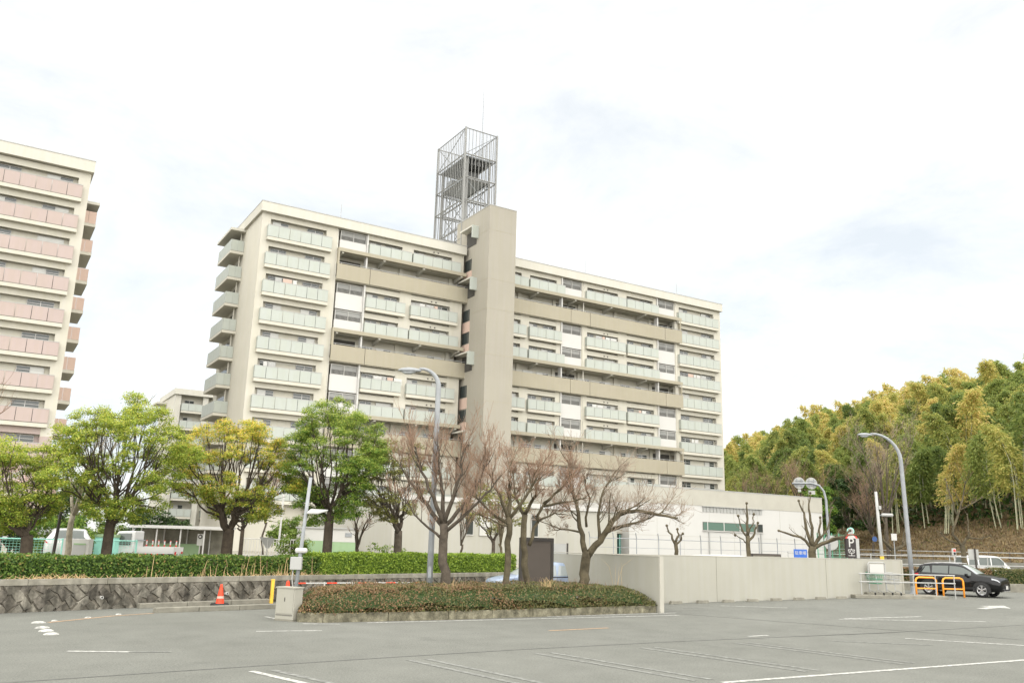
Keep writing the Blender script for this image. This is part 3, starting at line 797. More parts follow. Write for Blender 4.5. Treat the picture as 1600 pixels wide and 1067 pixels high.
# balconies on the gable side
for n in range(11, 1, -1):
    z = FZ(n) + .1
    b = B('balcony', 17.9, 19.2, 82.4, 87.6, z, z + .26, 'cream'); c = (18.55, 85.0, z + .13)
    w = 5.2 / 5
    for k in range(5): box('panel', 17.93, 17.98, 82.4 + k * w + .015, 82.4 + (k + 1) * w - .015, z + .31, z + 1.42, 'mint', b, c)
    for k in range(2): box('panel', 17.99 + k * .6, 18.58 + k * .6, 82.43, 82.48, z + .31, z + 1.42, 'mint', b, c)
    box('toe_rail', 17.92, 19.19, 82.42, 82.46, z + .262, z + .305, 'joint', b, c); box('toe_rail', 17.92, 17.96, 82.47, 87.6, z + .262, z + .305, 'joint', b, c)
    box('door', 19.15, 19.19, 84.0, 86.8, z + .3, z + 2.2, 'pane', b, c); box('vent_pipe', 18.9, 19.0, 82.9, 83.0, z + .3, z + 2.6, 'cream_lt', b, c)
B('canopy', 17.75, 19.2, 82.2, 88.0, 30.75 + .6, 31.0 + .6, 'cream_lt')
# lift and stair tower
TW = B('stair_tower', 41.0, 44.22, 71.85, 79.0, 0.84, 36.0, 'tower_tan')
tcn = ((41.0 + 44.22) / 2, (71.85 + 79.0) / 2, (0.84 + 36.0) / 2)
box('tower_cap', 40.97, 44.25, 71.82, 79.03, 36.0, 36.07, 'alu', TW, tcn)
for zz in (33.35, 28.1, 25.0, 20.3, 15.6, 10.4):
    box('tower_joint', 41.04, 44.18, 71.842, 71.90, zz, zz + .035, 'tan', TW, tcn)
    box('tower_joint', 40.99, 41.05, 71.86, 78.9, zz, zz + .035, 'tan', TW, tcn)
for zz in (33.0, 27.35, 19.5, 11.5):
    box('hood', 40.25, 41.0, 74.1, 74.3, zz, zz + 1.35, 'mint', TW, tcn); box('hood_roof', 40.25, 41.0, 74.3, 76.9, zz + 1.2, zz + 1.36, 'cream_lt', TW, tcn)
    box('opening', 40.97, 41.02, 74.5, 76.6, zz - .5, zz + 1.1, 'void', TW, tcn)
for zz in (24.4, 22.0, 16.4, 13.9, 29.9):
    box('opening', 40.97, 41.02, 75.4, 76.8, zz, zz + 1.2, 'pane', TW, tcn); box('sill_panel', 40.94, 41.0, 75.3, 76.9, zz - 1.2, zz - .1, 'salmon', TW, tcn)
# ------------------------------------------------------------------ roof lattice
LX0, LX1, LY0, LY1, LZ0, LZ1 = 41.05, 45.1, 78.0, 84.8, 32.56, 47.4
LB = ((LX0 + LX1) / 2, (LY0 + LY1) / 2, LZ0)
lt = thing('roof_lattice_tower', 'tall open steel lattice cage with thin vertical slats on the apartment roof', 'lattice tower', LB)
cn = [(LX0, LY0), (LX1, LY0), (LX1, LY1), (LX0, LY1)]
loc = lambda x, y, z: (x - LB[0], y - LB[1], z - LB[2])
ins = .55
for i, (x, y) in enumerate(cn):
    MB().bx(-.09, .09, -.09, .09, 0, 14.84).build('corner_post', 'steel', lt, loc(x, y, LZ0))
    xi = x + (ins if x < 43 else -ins); yi = y + (ins if y < 80 else -ins)
    MB().bx(-.11, .11, -.11, .11, 0, 11.6).build('inner_column', 'steel', lt, loc(xi, yi, LZ0))
    x2, y2 = cn[(i + 1) % 4]; n = int(math.hypot(x2 - x, y2 - y) / .42)
    for k in range(1, n):
        f = k / n
        MB().bx(-.026, .026, -.026, .026, 0, 14.8).build('slat', 'steel', lt, loc(x + (x2 - x) * f, y + (y2 - y) * f, LZ0))
    for zz in (34.2, 38.8, 41.5, 44.2, 47.3):
        MB().tube([loc(x, y, zz), loc(x2, y2, zz)], .09 if zz != 47.3 else .07, 4).build('ring_beam', 'steel', lt)
    a = (x + (ins if x < 43 else -ins), y + (ins if y < 80 else -ins)); b_ = (x2 + (ins if x2 < 43 else -ins), y2 + (ins if y2 < 80 else -ins))
    for z0, z1 in ((33, 36), (36, 38.8), (38.8, 41.5)):
        MB().tube([loc(*a, z0), loc(*b_, z1)], .055, 4).build('brace', 'galv', lt); MB().tube([loc(*b_, z0), loc(*a, z1)], .055, 4).build('brace', 'galv', lt)
        MB().tube([loc(*a, z1), loc(*b_, z1)], .12, 4).build('girder', 'steel', lt)
    MB().tube([loc(x, y, 44.2), loc(x2, y2, 47.3)], .05, 4).build('brace', 'galv', lt)
MB().bx(-1.6, 1.6, -2.9, 2.9, 0, .15).build('platform', 'galv', lt, loc(43.07, 81.4, 41.6))
MB().bx(-1.75, 1.75, -3.1, 3.1, 0, .12).build('platform', 'galv', lt, loc(43.07, 81.4, 44.05))
MB().box((0, 0, .7), (1.5, 2.0, 1.4)).build('tank', 'tank_grey', lt, loc(43.2, 80.9, 41.76), bevel=.1)
MB().box((0, 0, .6), (.8, 1.3, 1.2)).build('equipment_box', 'galv', lt, loc(42.3, 83.4, 41.76))
for k in range(7): MB().bx(-.09, .09, -1.0, 1.0, 0, .5).build('louvre', 'tank_grey', lt, loc(41.9 + k * .36, 79.6, 43.4))
MB().tube([loc(44.8, 81, 44.2), loc(44.8, 81, 49), loc(44.8, 81, 55)], [.07, .05, .025], 6).build('lightning_rod', 'galv', lt)
# ------------------------------------------------------------------ pink block on the left
PB = (-22.0, 76.0, .84)
pk = thing('apartment_building', 'cream apartment block with pink balcony panels and pink ground storeys', 'building', PB)
def Q(name, x0, x1, y0, y1, z0, z1, m): return box(name, x0, x1, y0, y1, z0, z1, m, pk, PB)
Q('wall', -22, 4.6, 76.88, 89, 9.3, 31.62, 'cream'); Q('roof', -22.1, 4.78, 76, 89.3, 31.62, 32.6, 'cream_lt')
Q('wall', -22, 4.62, 76.87, 89.01, .84, 9.3, 'pink')
for x0, x1 in ((-9.7, -9.4), (-3.3, -2.5), (3.72, 4.61)): Q('pier', x0, x1, 76.42, 76.88, 9.3, 31.62, 'cream'); Q('pier', x0, x1, 76.41, 76.87, .84, 9.3, 'pink')
Q('roof_trim', -22.1, 4.8, 75.97, 76.2, 32.6, 32.67, 'alu')
PZ = lambda n: 28.85 - 2.70 * (11 - n)
for n in range(11, 1, -1):
    z = PZ(n)
    for x0, x1, k in ((-9.6, -2.9, 6), (-2.75, 4.1, 6)):
        balcony(pk, PB, x0, x1, z, k, 76.0, 76.42, 'pink', 'cream')
        Q('lintel', x0 + .2, x1 - .35, 76.43, 76.88, z + 2.18, z + 2.72, 'cream' if n > 3 else 'pink')
        for a, b_ in ((x0 + .6, x0 + 2.3), (x1 - 2.7, x1 - .75)): window(pk, PB, a, b_, z + .45, z + 2.12, 76.88, 2, True, .3)
    z += .1
    b = Q('balcony', 4.62, 5.9, 82.4, 87.0, z, z + .28, 'cream'); c = (5.26, 84.7, z + .14)
    for k in range(2): box('panel', 4.64 + k * .62, 5.24 + k * .62, 82.43, 82.49, z + .3, z + 1.42, 'salmon', b, c)
    for k in range(4): box('panel', 5.82, 5.88, 82.5 + k * 1.12, 83.6 + k * 1.12, z + .3, z + 1.42, 'pink', b, c)
Q('canopy', 4.6, 6.0, 82.2, 87.4, 31.0, 31.25, 'cream_lt')
MB().tube([(0, 0, 0), (0, 0, 31)], .08, 8).build('rain_pipe', 'white', pk, (-2.82 - PB[0], .25, 0))

# ------------------------------------------------------------------ block far behind
FBs = (24.0, 139.0, 1.0)
fb = thing('apartment_building', 'distant pale apartment block with mint balconies seen between the larger blocks', 'building', FBs)
def FQ(name, x0, x1, y0, y1, z0, z1, m): return box(name, x0, x1, y0, y1, z0, z1, m, fb, FBs)
FQ('wall', 24.4, 52, 140.2, 152, 1, 23.2, 'cream'); FQ('roof', 24.2, 52, 138.9, 152, 23.2, 24.1, 'cream_lt')
FQ('pier', 24.4, 25.3, 139.3, 140.2, 1, 23.2, 'cream_lt'); FQ('pier', 28.6, 29.4, 139.3, 140.2, 1, 23.2, 'cream_lt'); FQ('canopy', 22.8, 24.4, 146, 150, 22.4, 22.7, 'cream_lt')
for n in range(8):
    z = 20.4 - 2.68 * n
    for x0, x1 in ((25.4, 28.5), (30.0, 33.2)):
        balcony(fb, FBs, x0, x1, z, 3, 138.9, 140.2); window(fb, FBs, x0 + .6, x0 + 2.0, z + .5, z + 2.1, 140.2, 2, False, .2)

# ------------------------------------------------------------------ low white buildings
WB = (21.6, 48.4, .84)
wg = thing('low_white_building', 'single storey off-white building with narrow windows behind the light green hedge', 'building', WB)
def WQ(n, *a): return box(n, *a, wg, WB)
WQ('wall', 21.6, 29.0, 48.4, 62, .84, 4.55, 'offwhite'); WQ('wall', 29.0, 33.2, 47.9, 62, .84, 4.4, 'offwhite'); WQ('wall', 33.2, 40.2, 50.2, 62, .84, 4.5, 'offwhite')
WQ('roof', 21.5, 29.1, 48.25, 62.1, 4.55, 4.85, 'white'); WQ('roof', 29.1, 33.35, 47.75, 62.1, 4.4, 4.7, 'white'); WQ('roof', 33.35, 40.3, 50.05, 62.1, 4.5, 4.78, 'white')
for x0, x1, yf in ((26.55, 27.15, 48.4), (27.6, 28.35, 48.4), (31.2, 31.75, 47.9)):
    window(wg, WB, x0, x1, 2.55, 4.0, yf, 1, True, 0.1)
RBs = (42.0, 51.0, .8)
rb_ = thing('low_white_building', 'two storey white panel building with grey top band and strip windows', 'building', RBs)
def RQ(n, *a): return box(n, *a, rb_, RBs)
RQ('wall', 42.0, 63.9, 51.0, 66, .3, 5.42, 'white'); RQ('parapet', 41.97, 63.93, 50.97, 66, 5.42, 6.68, 'cap_beige'); RQ('roof_trim', 41.95, 63.95, 50.95, 51.2, 6.68, 6.74, 'alu')
for k in range(1, 8): RQ('panel_joint', 42.0 + k * 2.74, 42.015 + k * 2.74, 50.993, 51.01, .3, 5.42, 'cap_beige')
RQ('panel_joint', 42.0, 63.9, 50.993, 51.01, 3.0, 3.02, 'cap_beige')
v = RQ('vent_strip', 49.5, 56.3, 50.98, 51.05, 4.95, 5.38, 'lightbox')
for k in range(18): box('slat', 49.55 + k * .375, 49.62 + k * .375, 50.93, 50.98, 4.97, 5.36, 'sign_back', v, (52.9, 51.015, 5.165))
RQ('vent_hood', 49.45, 56.35, 50.86, 50.97, 5.37, 5.43, 'sign_back')
w = RQ('window', 49.5, 56.3, 50.97, 51.03, 3.52, 4.18, 'joint'); c = (52.9, 51.0, 3.85)
for a, b_, m in ((49.54, 49.95, 'pane_green'), (50.05, 51.75, 'pane_green'), (51.85, 53.55, 'pane_green'), (53.65, 55.35, 'pane_green'), (55.75, 56.26, 'pane')):
    box('pane', a, b_, 50.955, 50.969, 3.56, 4.14, m, w, c)
for a in (49.96, 51.77, 53.57, 55.45): box('frame', a, a + .07, 50.94, 50.97, 3.53, 4.17, 'white', w, c)
RQ('window_sill', 49.45, 56.35, 50.9, 50.99, 3.46, 3.52, 'white')
for x in (50.1, 56.0): RQ('rain_pipe', x, x + .09, 50.9, 50.98, .3, 3.4, 'lightbox')
e = RQ('entrance_glazing', 41.93, 42.0, 52.0, 58.2, .84, 3.0, 'entr_glass')
for k in range(8): box('frame', 41.88, 41.93, 52.0 + k * .87, 52.07 + k * .87, .84, 3.0, 'teal', e, (41.965, 55.1, 1.92))
RQ('canopy', 40.3, 42.0, 51.8, 58.6, 3.05, 3.3, 'cap_beige')

# ------------------------------------------------------------------ car park wall on the right
cw = thing('boundary_wall', 'long plain beige concrete wall edging the parking bays', 'wall', (20.3, 26.58, 0))
MB().bx(.0, 18.6, 0, .16, -.1, 1.84).build('long_wall', 'wall_beige', cw)
MB().bx(18.6, 18.72, -.02, .18, -.1, 1.86).build('end_pier', 'wall_beige', cw)
MB().prism([(.0, -3.5), (.14, -3.5), (.14, -.003), (.0, -.003)], -.1, 1.835).build('side_wall', 'wall_beige', cw)
MB().bx(.0, .14, .163, 5.2, -.1, 1.80).build('side_wall', 'wall_beige', cw)
MB().bx(-.005, .165, -3.56, -3.50, -.1, 1.86).build('end_pier', 'cap_beige', cw)
MB().bx(-.01, .15, -3.499, 5.2, 1.836, 1.865).build('capping', 'cap_beige', cw); MB().bx(.151, 18.6, -.01, .17, 1.841, 1.87).build('capping', 'cap_beige', cw)
for x in (6.2, 13.05): MB().bx(x, x + .02, -.004, .0, 0, 1.84).build('wall_joint', 'old_conc', cw)
for i in range(8):
    x = 23.9 + i * 1.42
    o = MB().box((0, 0, .06), (.62, .16, .12), 0, .85).build('wheel_stop', 'old_conc', None, (x, 26.2, gz(x, 26.2) - .005), bevel=.015)
    tag(o, 'small concrete wheel stop at the foot of the long beige wall', 'wheel stop', 'wheel stops along the beige wall')

# ------------------------------------------------------------------ planted island with kerb
IS = [(7.75, 23.05), (8.3, 22.72), (12, 22.62), (16.5, 22.9), (20.28, 23.2), (20.28, 26.5), (19.5, 27.3), (14, 26.9), (9.2, 26.0), (7.9, 24.6)]
isl = thing('planting_island', 'long kerbed planting island of reddish green clipped azaleas with bare trees', 'planting bed', (14, 24.6, 0))
ic = Vector((14, 24.6))
def inset(pts, d):
    out = []; n = len(pts)
    for k in range(n):
        a, b, c = Vector(pts[k - 1]), Vector(pts[k]), Vector(pts[(k + 1) % n])
        n1_ = Vector((-(b - a).y, (b - a).x)).normalized(); n2_ = Vector((-(c - b).y, (c - b).x)).normalized(); m_ = (n1_ + n2_).normalized()
        out.append(tuple(b + m_ * d / max(.5, m_.dot(n1_))))
    return out
def densify(pts, step):
    out = []
    for k in range(len(pts)):
        a, b = Vector(pts[k]), Vector(pts[(k + 1) % len(pts)]); n = max(1, int((b - a).length / step))
        out += [tuple(a.lerp(b, i / n)) for i in range(n)]
    return out
inn = inset(IS, .14)
for k in range(len(IS)):                         # kerb stones
    a, b = Vector(IS[k]), Vector(IS[(k + 1) % len(IS)]); a2, b2 = Vector(inn[k]), Vector(inn[(k + 1) % len(IS)]); n = max(1, round((b - a).length / 1.8))
    for i in range(n):
        f0, f1 = i / n + .002, (i + 1) / n - .002
        pts = [a.lerp(b, f0) - ic, a.lerp(b, f1) - ic, a2.lerp(b2, f1) - ic, a2.lerp(b2, f0) - ic]
        MB().prism([tuple(q) for q in pts], -.05, .235 + rs.uniform(-.008, .008)).build('kerb_stone', 'kerb', isl, bevel=.014)
MB().prism([(q[0] - ic.x, q[1] - ic.y) for q in inset(IS, .142)], -.05, .2).build('soil', 'soil', isl)
def in_poly(x, y, P):
    c = False; n = len(P)
    for i in range(n):
        (x1, y1), (x2, y2) = P[i], P[i - 1]
        if (y1 > y) != (y2 > y) and x < (x2 - x1) * (y - y1) / (y2 - y1) + x1: c = not c
    return c
def edge_d(x, y, P):
    d = 9
    for i in range(len(P)):
        a, b = Vector(P[i]), Vector(P[i - 1]); ab_ = b - a; t = max(0, min(1, (Vector((x, y)) - a).dot(ab_) / ab_.length_squared))
        d = min(d, (Vector((x, y)) - a - ab_ * t).length)
    return d
def mound(x, y):
    d = edge_d(x, y, IS)
    e = min(1, max(0, (x - 7.6) / 2.2)) ** .5 * min(1, max(0, (20.6 - x) / 2.6)) ** .5
    h = .24 + (.62 * min(1, (d / .55)) ** .45) * (.62 + .38 * e)
    return h + .035 * math.sin(x * 3.1 + y) + .03 * math.sin(x * 7.3) * math.cos(y * 5)
gx = np.arange(7.6, 20.5, .22); gy = np.arange(22.5, 27.5, .22)
mb = MB(); idx = {}
for i, x in enumerate(gx):
    for j, y in enumerate(gy):
        if in_poly(x, y, IS): idx[(i, j)] = len(mb.v); mb.v.append((x - ic.x, y - ic.y, max(.18, mound(x, y) - .10)))
for (i, j), a in idx.items():
    if (i + 1, j) in idx and (i, j + 1) in idx and (i + 1, j + 1) in idx: mb.f.append((a, idx[(i + 1, j)], idx[(i + 1, j + 1)], idx[(i, j + 1)]))
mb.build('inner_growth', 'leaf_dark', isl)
PA = {'leaf_azalea': [], 'leaf_azalea_gr': []}
for _ in range(62000):
    x = random.uniform(7.6, 20.4); y = random.uniform(22.5, 27.4)
    if random.random() < .5: y = random.uniform(22.6, 23.9)
    if not in_poly(x, y, IS): continue
    d = edge_d(x, y, IS); h = mound(x, y)
    if d < .6 and random.random() < .75: z = random.uniform(.23, h)
    else: z = h - abs(random.gauss(0, .04))
    k = (x - 7.6) / 13 + .25 * math.sin(x * 1.7 + y * 2.2) + random.gauss(0, .18)
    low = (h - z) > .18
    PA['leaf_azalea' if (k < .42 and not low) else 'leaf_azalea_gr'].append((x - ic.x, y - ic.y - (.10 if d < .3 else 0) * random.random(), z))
for k, v in PA.items():
    P = np.array(v); N = np.tile(np.array([[0, -.4, .7]]), (len(P), 1))
    tag(link('foliage', quads_mesh('foliage', leaves(P, N, .062, .034, .9), k), isl), kind='stuff')
mb = MB()
for _ in range(420):                              # twigs and straw that stick out
    x = random.uniform(8, 20.2); y = random.uniform(22.9, 26.6)
    if not in_poly(x, y, IS): continue
    h = mound(x, y) - .06; a = random.gauss(0, .35); b_ = random.gauss(0, .35); l = random.uniform(.12, .26)
    mb.tube([(x - ic.x, y - ic.y, h), (x - ic.x + a * l, y - ic.y + b_ * l, h + l)], [.005, .002], 3, False)
tag(mb.build('stray_twigs', 'twig', isl), kind='stuff')
mb = MB()
for cx, cy, n, hh in ((16.0, 23.6, 26, .42), (19.35, 24.2, 5, 1.15), (12.8, 23.9, 7, .4)):
    for _ in range(n):
        a, b_ = random.gauss(0, .28), random.gauss(0, .28); l = hh * random.uniform(.6, 1.1); x, y = cx + random.gauss(0, .12), cy + random.gauss(0, .12)
        mb.tube([(x - ic.x, y - ic.y, .7), (x - ic.x + a * l * .5, y - ic.y + b_ * l * .5, .7 + l * .7), (x - ic.x + a * l * 1.3, y - ic.y + b_ * l * 1.3, .7 + l * .95)], [.006, .004, .002], 3, False)
tag(mb.build('dry_grass', 'dry', isl), kind='stuff')

# ------------------------------------------------------------------ hedges
IR = Vector((math.cos(y_), -math.sin(y_), 0)); ID = Vector((math.sin(y_), math.cos(y_), 0))   # across and along the line of sight
def LV(a, d, z): v = IR * a + ID * d; return Vector((v.x, v.y, z))
rwp = lambda t, off: rw(t, .18 + off)
hedge_box('clipped_hedge', 'dark green clipped hedge with dry brown stalks on the stone wall', rwp, -6.0, 10.6, .95, .62, .85, 'leaf_hedge', 800, .085)
hedge_box('clipped_hedge', 'bright yellow-green clipped hedge on the stone wall behind the island trees', rwp, 10.6, 21.9, .95, .76, .85, 'leaf_hedge_lt', 760, .085, core='leaf_hedge')
hedge_box('clipped_hedge', 'short block of bright green hedge beside the white notice board', rwp, 23.3, 25.0, .95, .62, .85, 'leaf_hedge_lt', 700, .085, core='leaf_hedge')
o = thing('dry_weeds', 'tan dried weed stalks standing in front of the dark green hedge', 'weeds', (*rw(8, .1), .86)); o['kind'] = 'stuff'
mb = MB(); b0 = Vector(rw(8, .1))
for _ in range(30):
    t = random.choice([random.gauss(6.6, .9), random.gauss(8.6, .7), random.uniform(3, 10)]); q = Vector(rw(t, random.uniform(.08, .22))) - b0; l = random.uniform(.25, .68); a = random.gauss(0, .12)
    mb.tube([(q.x, q.y, 0), (q.x + a * .4 * l, q.y, l * .6), (q.x + a * l, q.y + random.gauss(0, .05), l)], [.012, .010, .005], 3, False)
for _ in range(260):
    t = random.choice([random.gauss(1.4, .8), random.gauss(9, 1.5), random.uniform(-3, 10)]); q = Vector(rw(t, random.uniform(.06, .2))) - b0; l = random.uniform(.05, .16)
    mb.tube([(q.x, q.y, 0), (q.x + random.gauss(0, .08), q.y + random.gauss(0, .05), l)], [.012, .004], 3, False)
tag(mb.build('stalks', 'dry', o), kind='stuff')

# ------------------------------------------------------------------ leafy trees on the terrace
TZ = .84
def tclumps(c, seed, n, r, rx, rz, zc, dx=0, ry=None, zmin=None):
    out = []
    for (a, d, z, rr) in rand_clumps(dx, 0, zc, rx, ry or rx * .9, rz, n, r, seed, zmin):
        v = LV(a, d, z); out.append((v.x, v.y, v.z, rr))
    return out
GT = 'camphor trees behind the hedge'
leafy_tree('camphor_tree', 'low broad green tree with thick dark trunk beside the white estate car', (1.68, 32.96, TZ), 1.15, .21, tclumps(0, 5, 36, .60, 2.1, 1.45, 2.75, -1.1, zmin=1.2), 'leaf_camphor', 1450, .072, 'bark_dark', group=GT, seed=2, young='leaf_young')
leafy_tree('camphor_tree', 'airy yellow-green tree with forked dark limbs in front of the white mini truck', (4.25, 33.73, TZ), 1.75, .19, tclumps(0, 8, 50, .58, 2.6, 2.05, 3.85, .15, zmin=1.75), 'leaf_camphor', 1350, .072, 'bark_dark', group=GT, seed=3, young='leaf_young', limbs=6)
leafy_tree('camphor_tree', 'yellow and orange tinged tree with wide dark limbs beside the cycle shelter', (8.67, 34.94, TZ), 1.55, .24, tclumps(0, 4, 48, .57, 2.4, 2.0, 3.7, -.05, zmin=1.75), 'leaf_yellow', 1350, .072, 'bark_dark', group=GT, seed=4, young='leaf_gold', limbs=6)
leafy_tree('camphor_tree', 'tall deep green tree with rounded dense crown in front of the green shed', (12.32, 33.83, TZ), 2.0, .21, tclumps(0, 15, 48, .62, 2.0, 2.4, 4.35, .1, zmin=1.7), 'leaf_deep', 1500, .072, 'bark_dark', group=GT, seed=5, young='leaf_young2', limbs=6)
leafy_tree('olive_green_tree', 'half bare olive-green tree growing between the deep green tree and the lamp post', (15.32, 33.68, TZ), 1.7, .19, tclumps(0, 9, 30, .48, 1.6, 1.8, 3.6, -.45, zmin=1.8), 'leaf_olive', 650, .085, 'bark', seed=6)
leafy_tree('evergreen_bush', 'small dark evergreen between the pink block and the yellow-green tree', (4.6, 52.0, .9), .8, .12, tclumps(0, 19, 12, .7, 1.3, 1.3, 2.4), 'leaf_dark', 420, .16, seed=8)
leafy_tree('evergreen_bush', 'dark pine-like shrub beside the cycle shelter roof', (12.5, 47.5, .9), 1.6, .12, tclumps(0, 23, 9, .5, 1.2, .7, 2.8), 'leaf_dark', 420, .14, seed=9)
leafy_tree('evergreen_bush', 'loose grey-green evergreen rising behind the brown notice board', (24.9, 42.0, .85), 1.4, .11, tclumps(0, 29, 15, .55, 2.0, 1.3, 3.0), 'leaf_olive', 260, .14, 'bark', seed=10)
leafy_tree('evergreen_bush', 'dark shrub hedge clump behind the teal mesh fence', (3.4, 43.2, .85), .4, .08, tclumps(0, 31, 12, .6, 1.5, .7, 1.1), 'leaf_deep', 420, .12, seed=11)
leafy_tree('evergreen_bush', 'round clipped bush left of the green shed', (14.3, 44.2, .85), .4, .07, tclumps(0, 37, 8, .5, .75, .55, .9), 'leaf_bush', 420, .11, seed=12)
leafy_tree('evergreen_bush', 'low sprawling bush in front of the long white wall', (18.6, 43.0, .85), .3, .05, tclumps(0, 41, 8, .4, 1.5, .3, .6), 'leaf_bush', 220, .12, seed=13)
for k, (x, y, lab, w) in enumerate(((-1.6, 49.9, 'dark shrub behind the pale pink flowering tree', 1.6), (2.0, 53.9, 'broad dark shrub behind the white estate car', 1.9), (6.4, 57.6, 'dark shrub between the pink block and the far block', 1.9), (9.6, 55.1, 'dark shrub rising over the cycle shelter roof', 1.8), (17.9, 55.1, 'dark shrub before the ground storey of the tall block', 1.7))):
    leafy_tree('evergreen_shrub', lab, (x, y, .85), .5, .1, tclumps(0, 131 + k, 14, .75, w, .9, 1.35), 'leaf_dark' if k % 2 else 'leaf_bush', 420, .15, seed=131 + k, group='shrubs behind the car park')
leafy_tree('blossom_tree', 'pale pink flowering tree beneath the pink balconies', (.9, 45.0, .85), 1.3, .12, tclumps(0, 43, 16, .55, 2.2, 1.2, 3.4), 'blossom', 260, .10, 'bark', seed=14)

# ------------------------------------------------------------------ leafless trees of the island
def PT(*pts): return [LV(*q) for q in pts]
GB = 'leafless trees of the island'
bare_tree('leafless_tree', 'vase-shaped leafless tree with reddish twigs beside the tall curved lamp post', (12.98, 24.65, .2),
    [(PT((0, 0, -0.10), (-0.03, 0, 0.70), (-0.22, 0, 1.70), (-0.2, 0, 2.50)), .20, .16, 0),
     (PT((-0.2, 0, 2.40), (-0.75, 0.2, 3.09), (-1.35, 0.3, 3.76), (-1.75, 0.4, 4.35)), .10, .025, 9), (PT((-0.2, 0, 2.45), (-0.55, -0.3, 3.31), (-0.95, -0.5, 4.13), (-1.15, -0.6, 4.87)), .10, .022, 9),
     (PT((-0.2, 0, 2.50), (-0.3, 0.2, 3.39), (-0.45, 0.3, 4.20), (-0.5, 0.4, 5.02)), .10, .022, 9), (PT((-0.2, 0, 2.50), (0.1, -0.2, 3.31), (0.3, -0.3, 4.13), (0.35, -0.4, 5.02)), .10, .022, 9),
     (PT((-0.2, 0, 2.40), (0.45, 0.3, 3.17), (0.9, 0.4, 3.91), (1.15, 0.5, 4.79)), .09, .022, 9), (PT((-0.2, 0, 2.20), (0.5, -0.4, 2.80), (1.1, -0.6, 3.39), (1.6, -0.7, 4.05)), .08, .02, 8),
     (PT((-0.2, 0, 2.00), (-0.9, -0.2, 2.57), (-1.5, -0.3, 3.24)), .06, .015, 6)],
    .2, 'twig', 'bark', 3, (7, 7, 5), (.36, .55, .6), .55, 31, group=GB, buds='budhaze', budn=1, budL=.022)
bare_tree('leafless_tree', 'slender leafless tree with red twig tips in front of the brown notice board', (15.18, 24.71, 0.20),
    [(PT((0, 0, -0.10), (0.02, 0, 1.00), (0.06, 0, 2.00), (0.03, 0, 2.80)), .135, .12, 0),
     (PT((0.03, 0, 2.58), (-0.6, 0.2, 2.96), (-1.2, 0.2, 3.56), (-1.6, 0.3, 3.87)), .07, .02, 8), (PT((0.03, 0, 2.73), (-0.3, -0.3, 3.49), (-0.7, -0.4, 4.25)), .08, .02, 9),
     (PT((0.03, 0, 2.80), (0.05, 0.2, 3.56), (0, 0.2, 4.55)), .09, .02, 10), (PT((0.03, 0, 2.73), (0.5, -0.3, 3.34), (0.9, -0.4, 4.02), (1.1, -0.5, 4.55)), .08, .02, 10), (PT((0.03, 0, 2.50), (-0.4, -0.3, 2.65), (-1, -0.5, 2.88)), .05, .012, 6)],
    .13, 'twig', 'bark_moss', 3, (7, 7, 5), (0.42, 0.55, 0.60), .35, 37, group=GB, buds='budhaze', budn=1, budL=.03)
bare_tree('leafless_tree', 'leaning twin-stemmed leafless tree with mossy bark touching the brown notice board', (16.59, 25.59, 0.20),
    [(PT((0, 0, -0.10), (-0.05, 0, 0.90), (-0.2, 0, 2.00), (-0.15, 0, 2.96)), .16, .12, 0), (PT((0.02, 0, 1.90), (0.3, 0.1, 2.73), (0.5, 0.1, 3.34)), .08, .05, 3),
     (PT((-0.15, 0, 2.88), (-0.5, 0.2, 3.56), (-0.6, 0.2, 4.48)), .08, .02, 9), (PT((-0.15, 0, 2.96), (0.2, -0.2, 3.64), (0.3, -0.2, 4.55)), .09, .02, 10), (PT((0.5, 0.1, 3.34), (1.1, 0.2, 3.87), (1.6, 0.3, 4.48)), .07, .02, 10),
     (PT((0.5, 0.1, 3.26), (1.2, -0.2, 3.41), (2, -0.3, 3.56)), .06, .015, 9), (PT((0.3, 0.1, 2.73), (0.9, 0.3, 3.03), (1.5, 0.4, 2.96)), .05, .012, 7)],
    .15, 'twig', 'bark_moss', 3, (7, 7, 5), (0.42, 0.55, 0.60), .3, 41, group=GB, buds='budhaze', budn=1, budL=.03)
bare_tree('leafless_tree', 'stout leafless tree with long crooked mossy limb reaching over the beige wall', (18.75, 25.31, .2),
    [(PT((0, 0, -.1), (.02, 0, .6), (.05, 0, 1.15), (.12, 0, 1.75)), .235, .2, 0),
     (PT((.1, 0, 1.6), (-.05, .1, 2.3), (-.2, .1, 3.1), (-.5, .2, 4.2), (-.6, .2, 5.0)), .14, .025, 12), (PT((.15, 0, 1.6), (.55, -.1, 2.1), (.95, -.2, 2.7), (1.3, -.2, 3.15), (1.9, -.2, 3.2), (2.9, -.2, 3.05), (3.35, -.2, 3.0)), .16, .035, 13),
     (PT((.75, -.1, 2.4), (1.4, .1, 2.65), (2.1, .1, 2.85), (2.9, .2, 3.2)), .08, .02, 9), (PT((.55, -.1, 2.1), (.55, .2, 3.0), (.75, .3, 3.9), (1.2, .3, 4.7)), .08, .02, 12), (PT((-.05, .1, 2.4), (-.8, -.2, 2.5), (-1.6, -.2, 2.75)), .05, .012, 7), (PT((.1, 0, 2.6), (.15, -.3, 3.6), (-.1, -.4, 4.5)), .06, .015, 10)],
    .2, 'twig_grey', 'bark_moss', 3, (7, 7, 5), (.3, .58, .62), .22, 43, group=GB, buds='budhaze', budn=1, budL=.018)
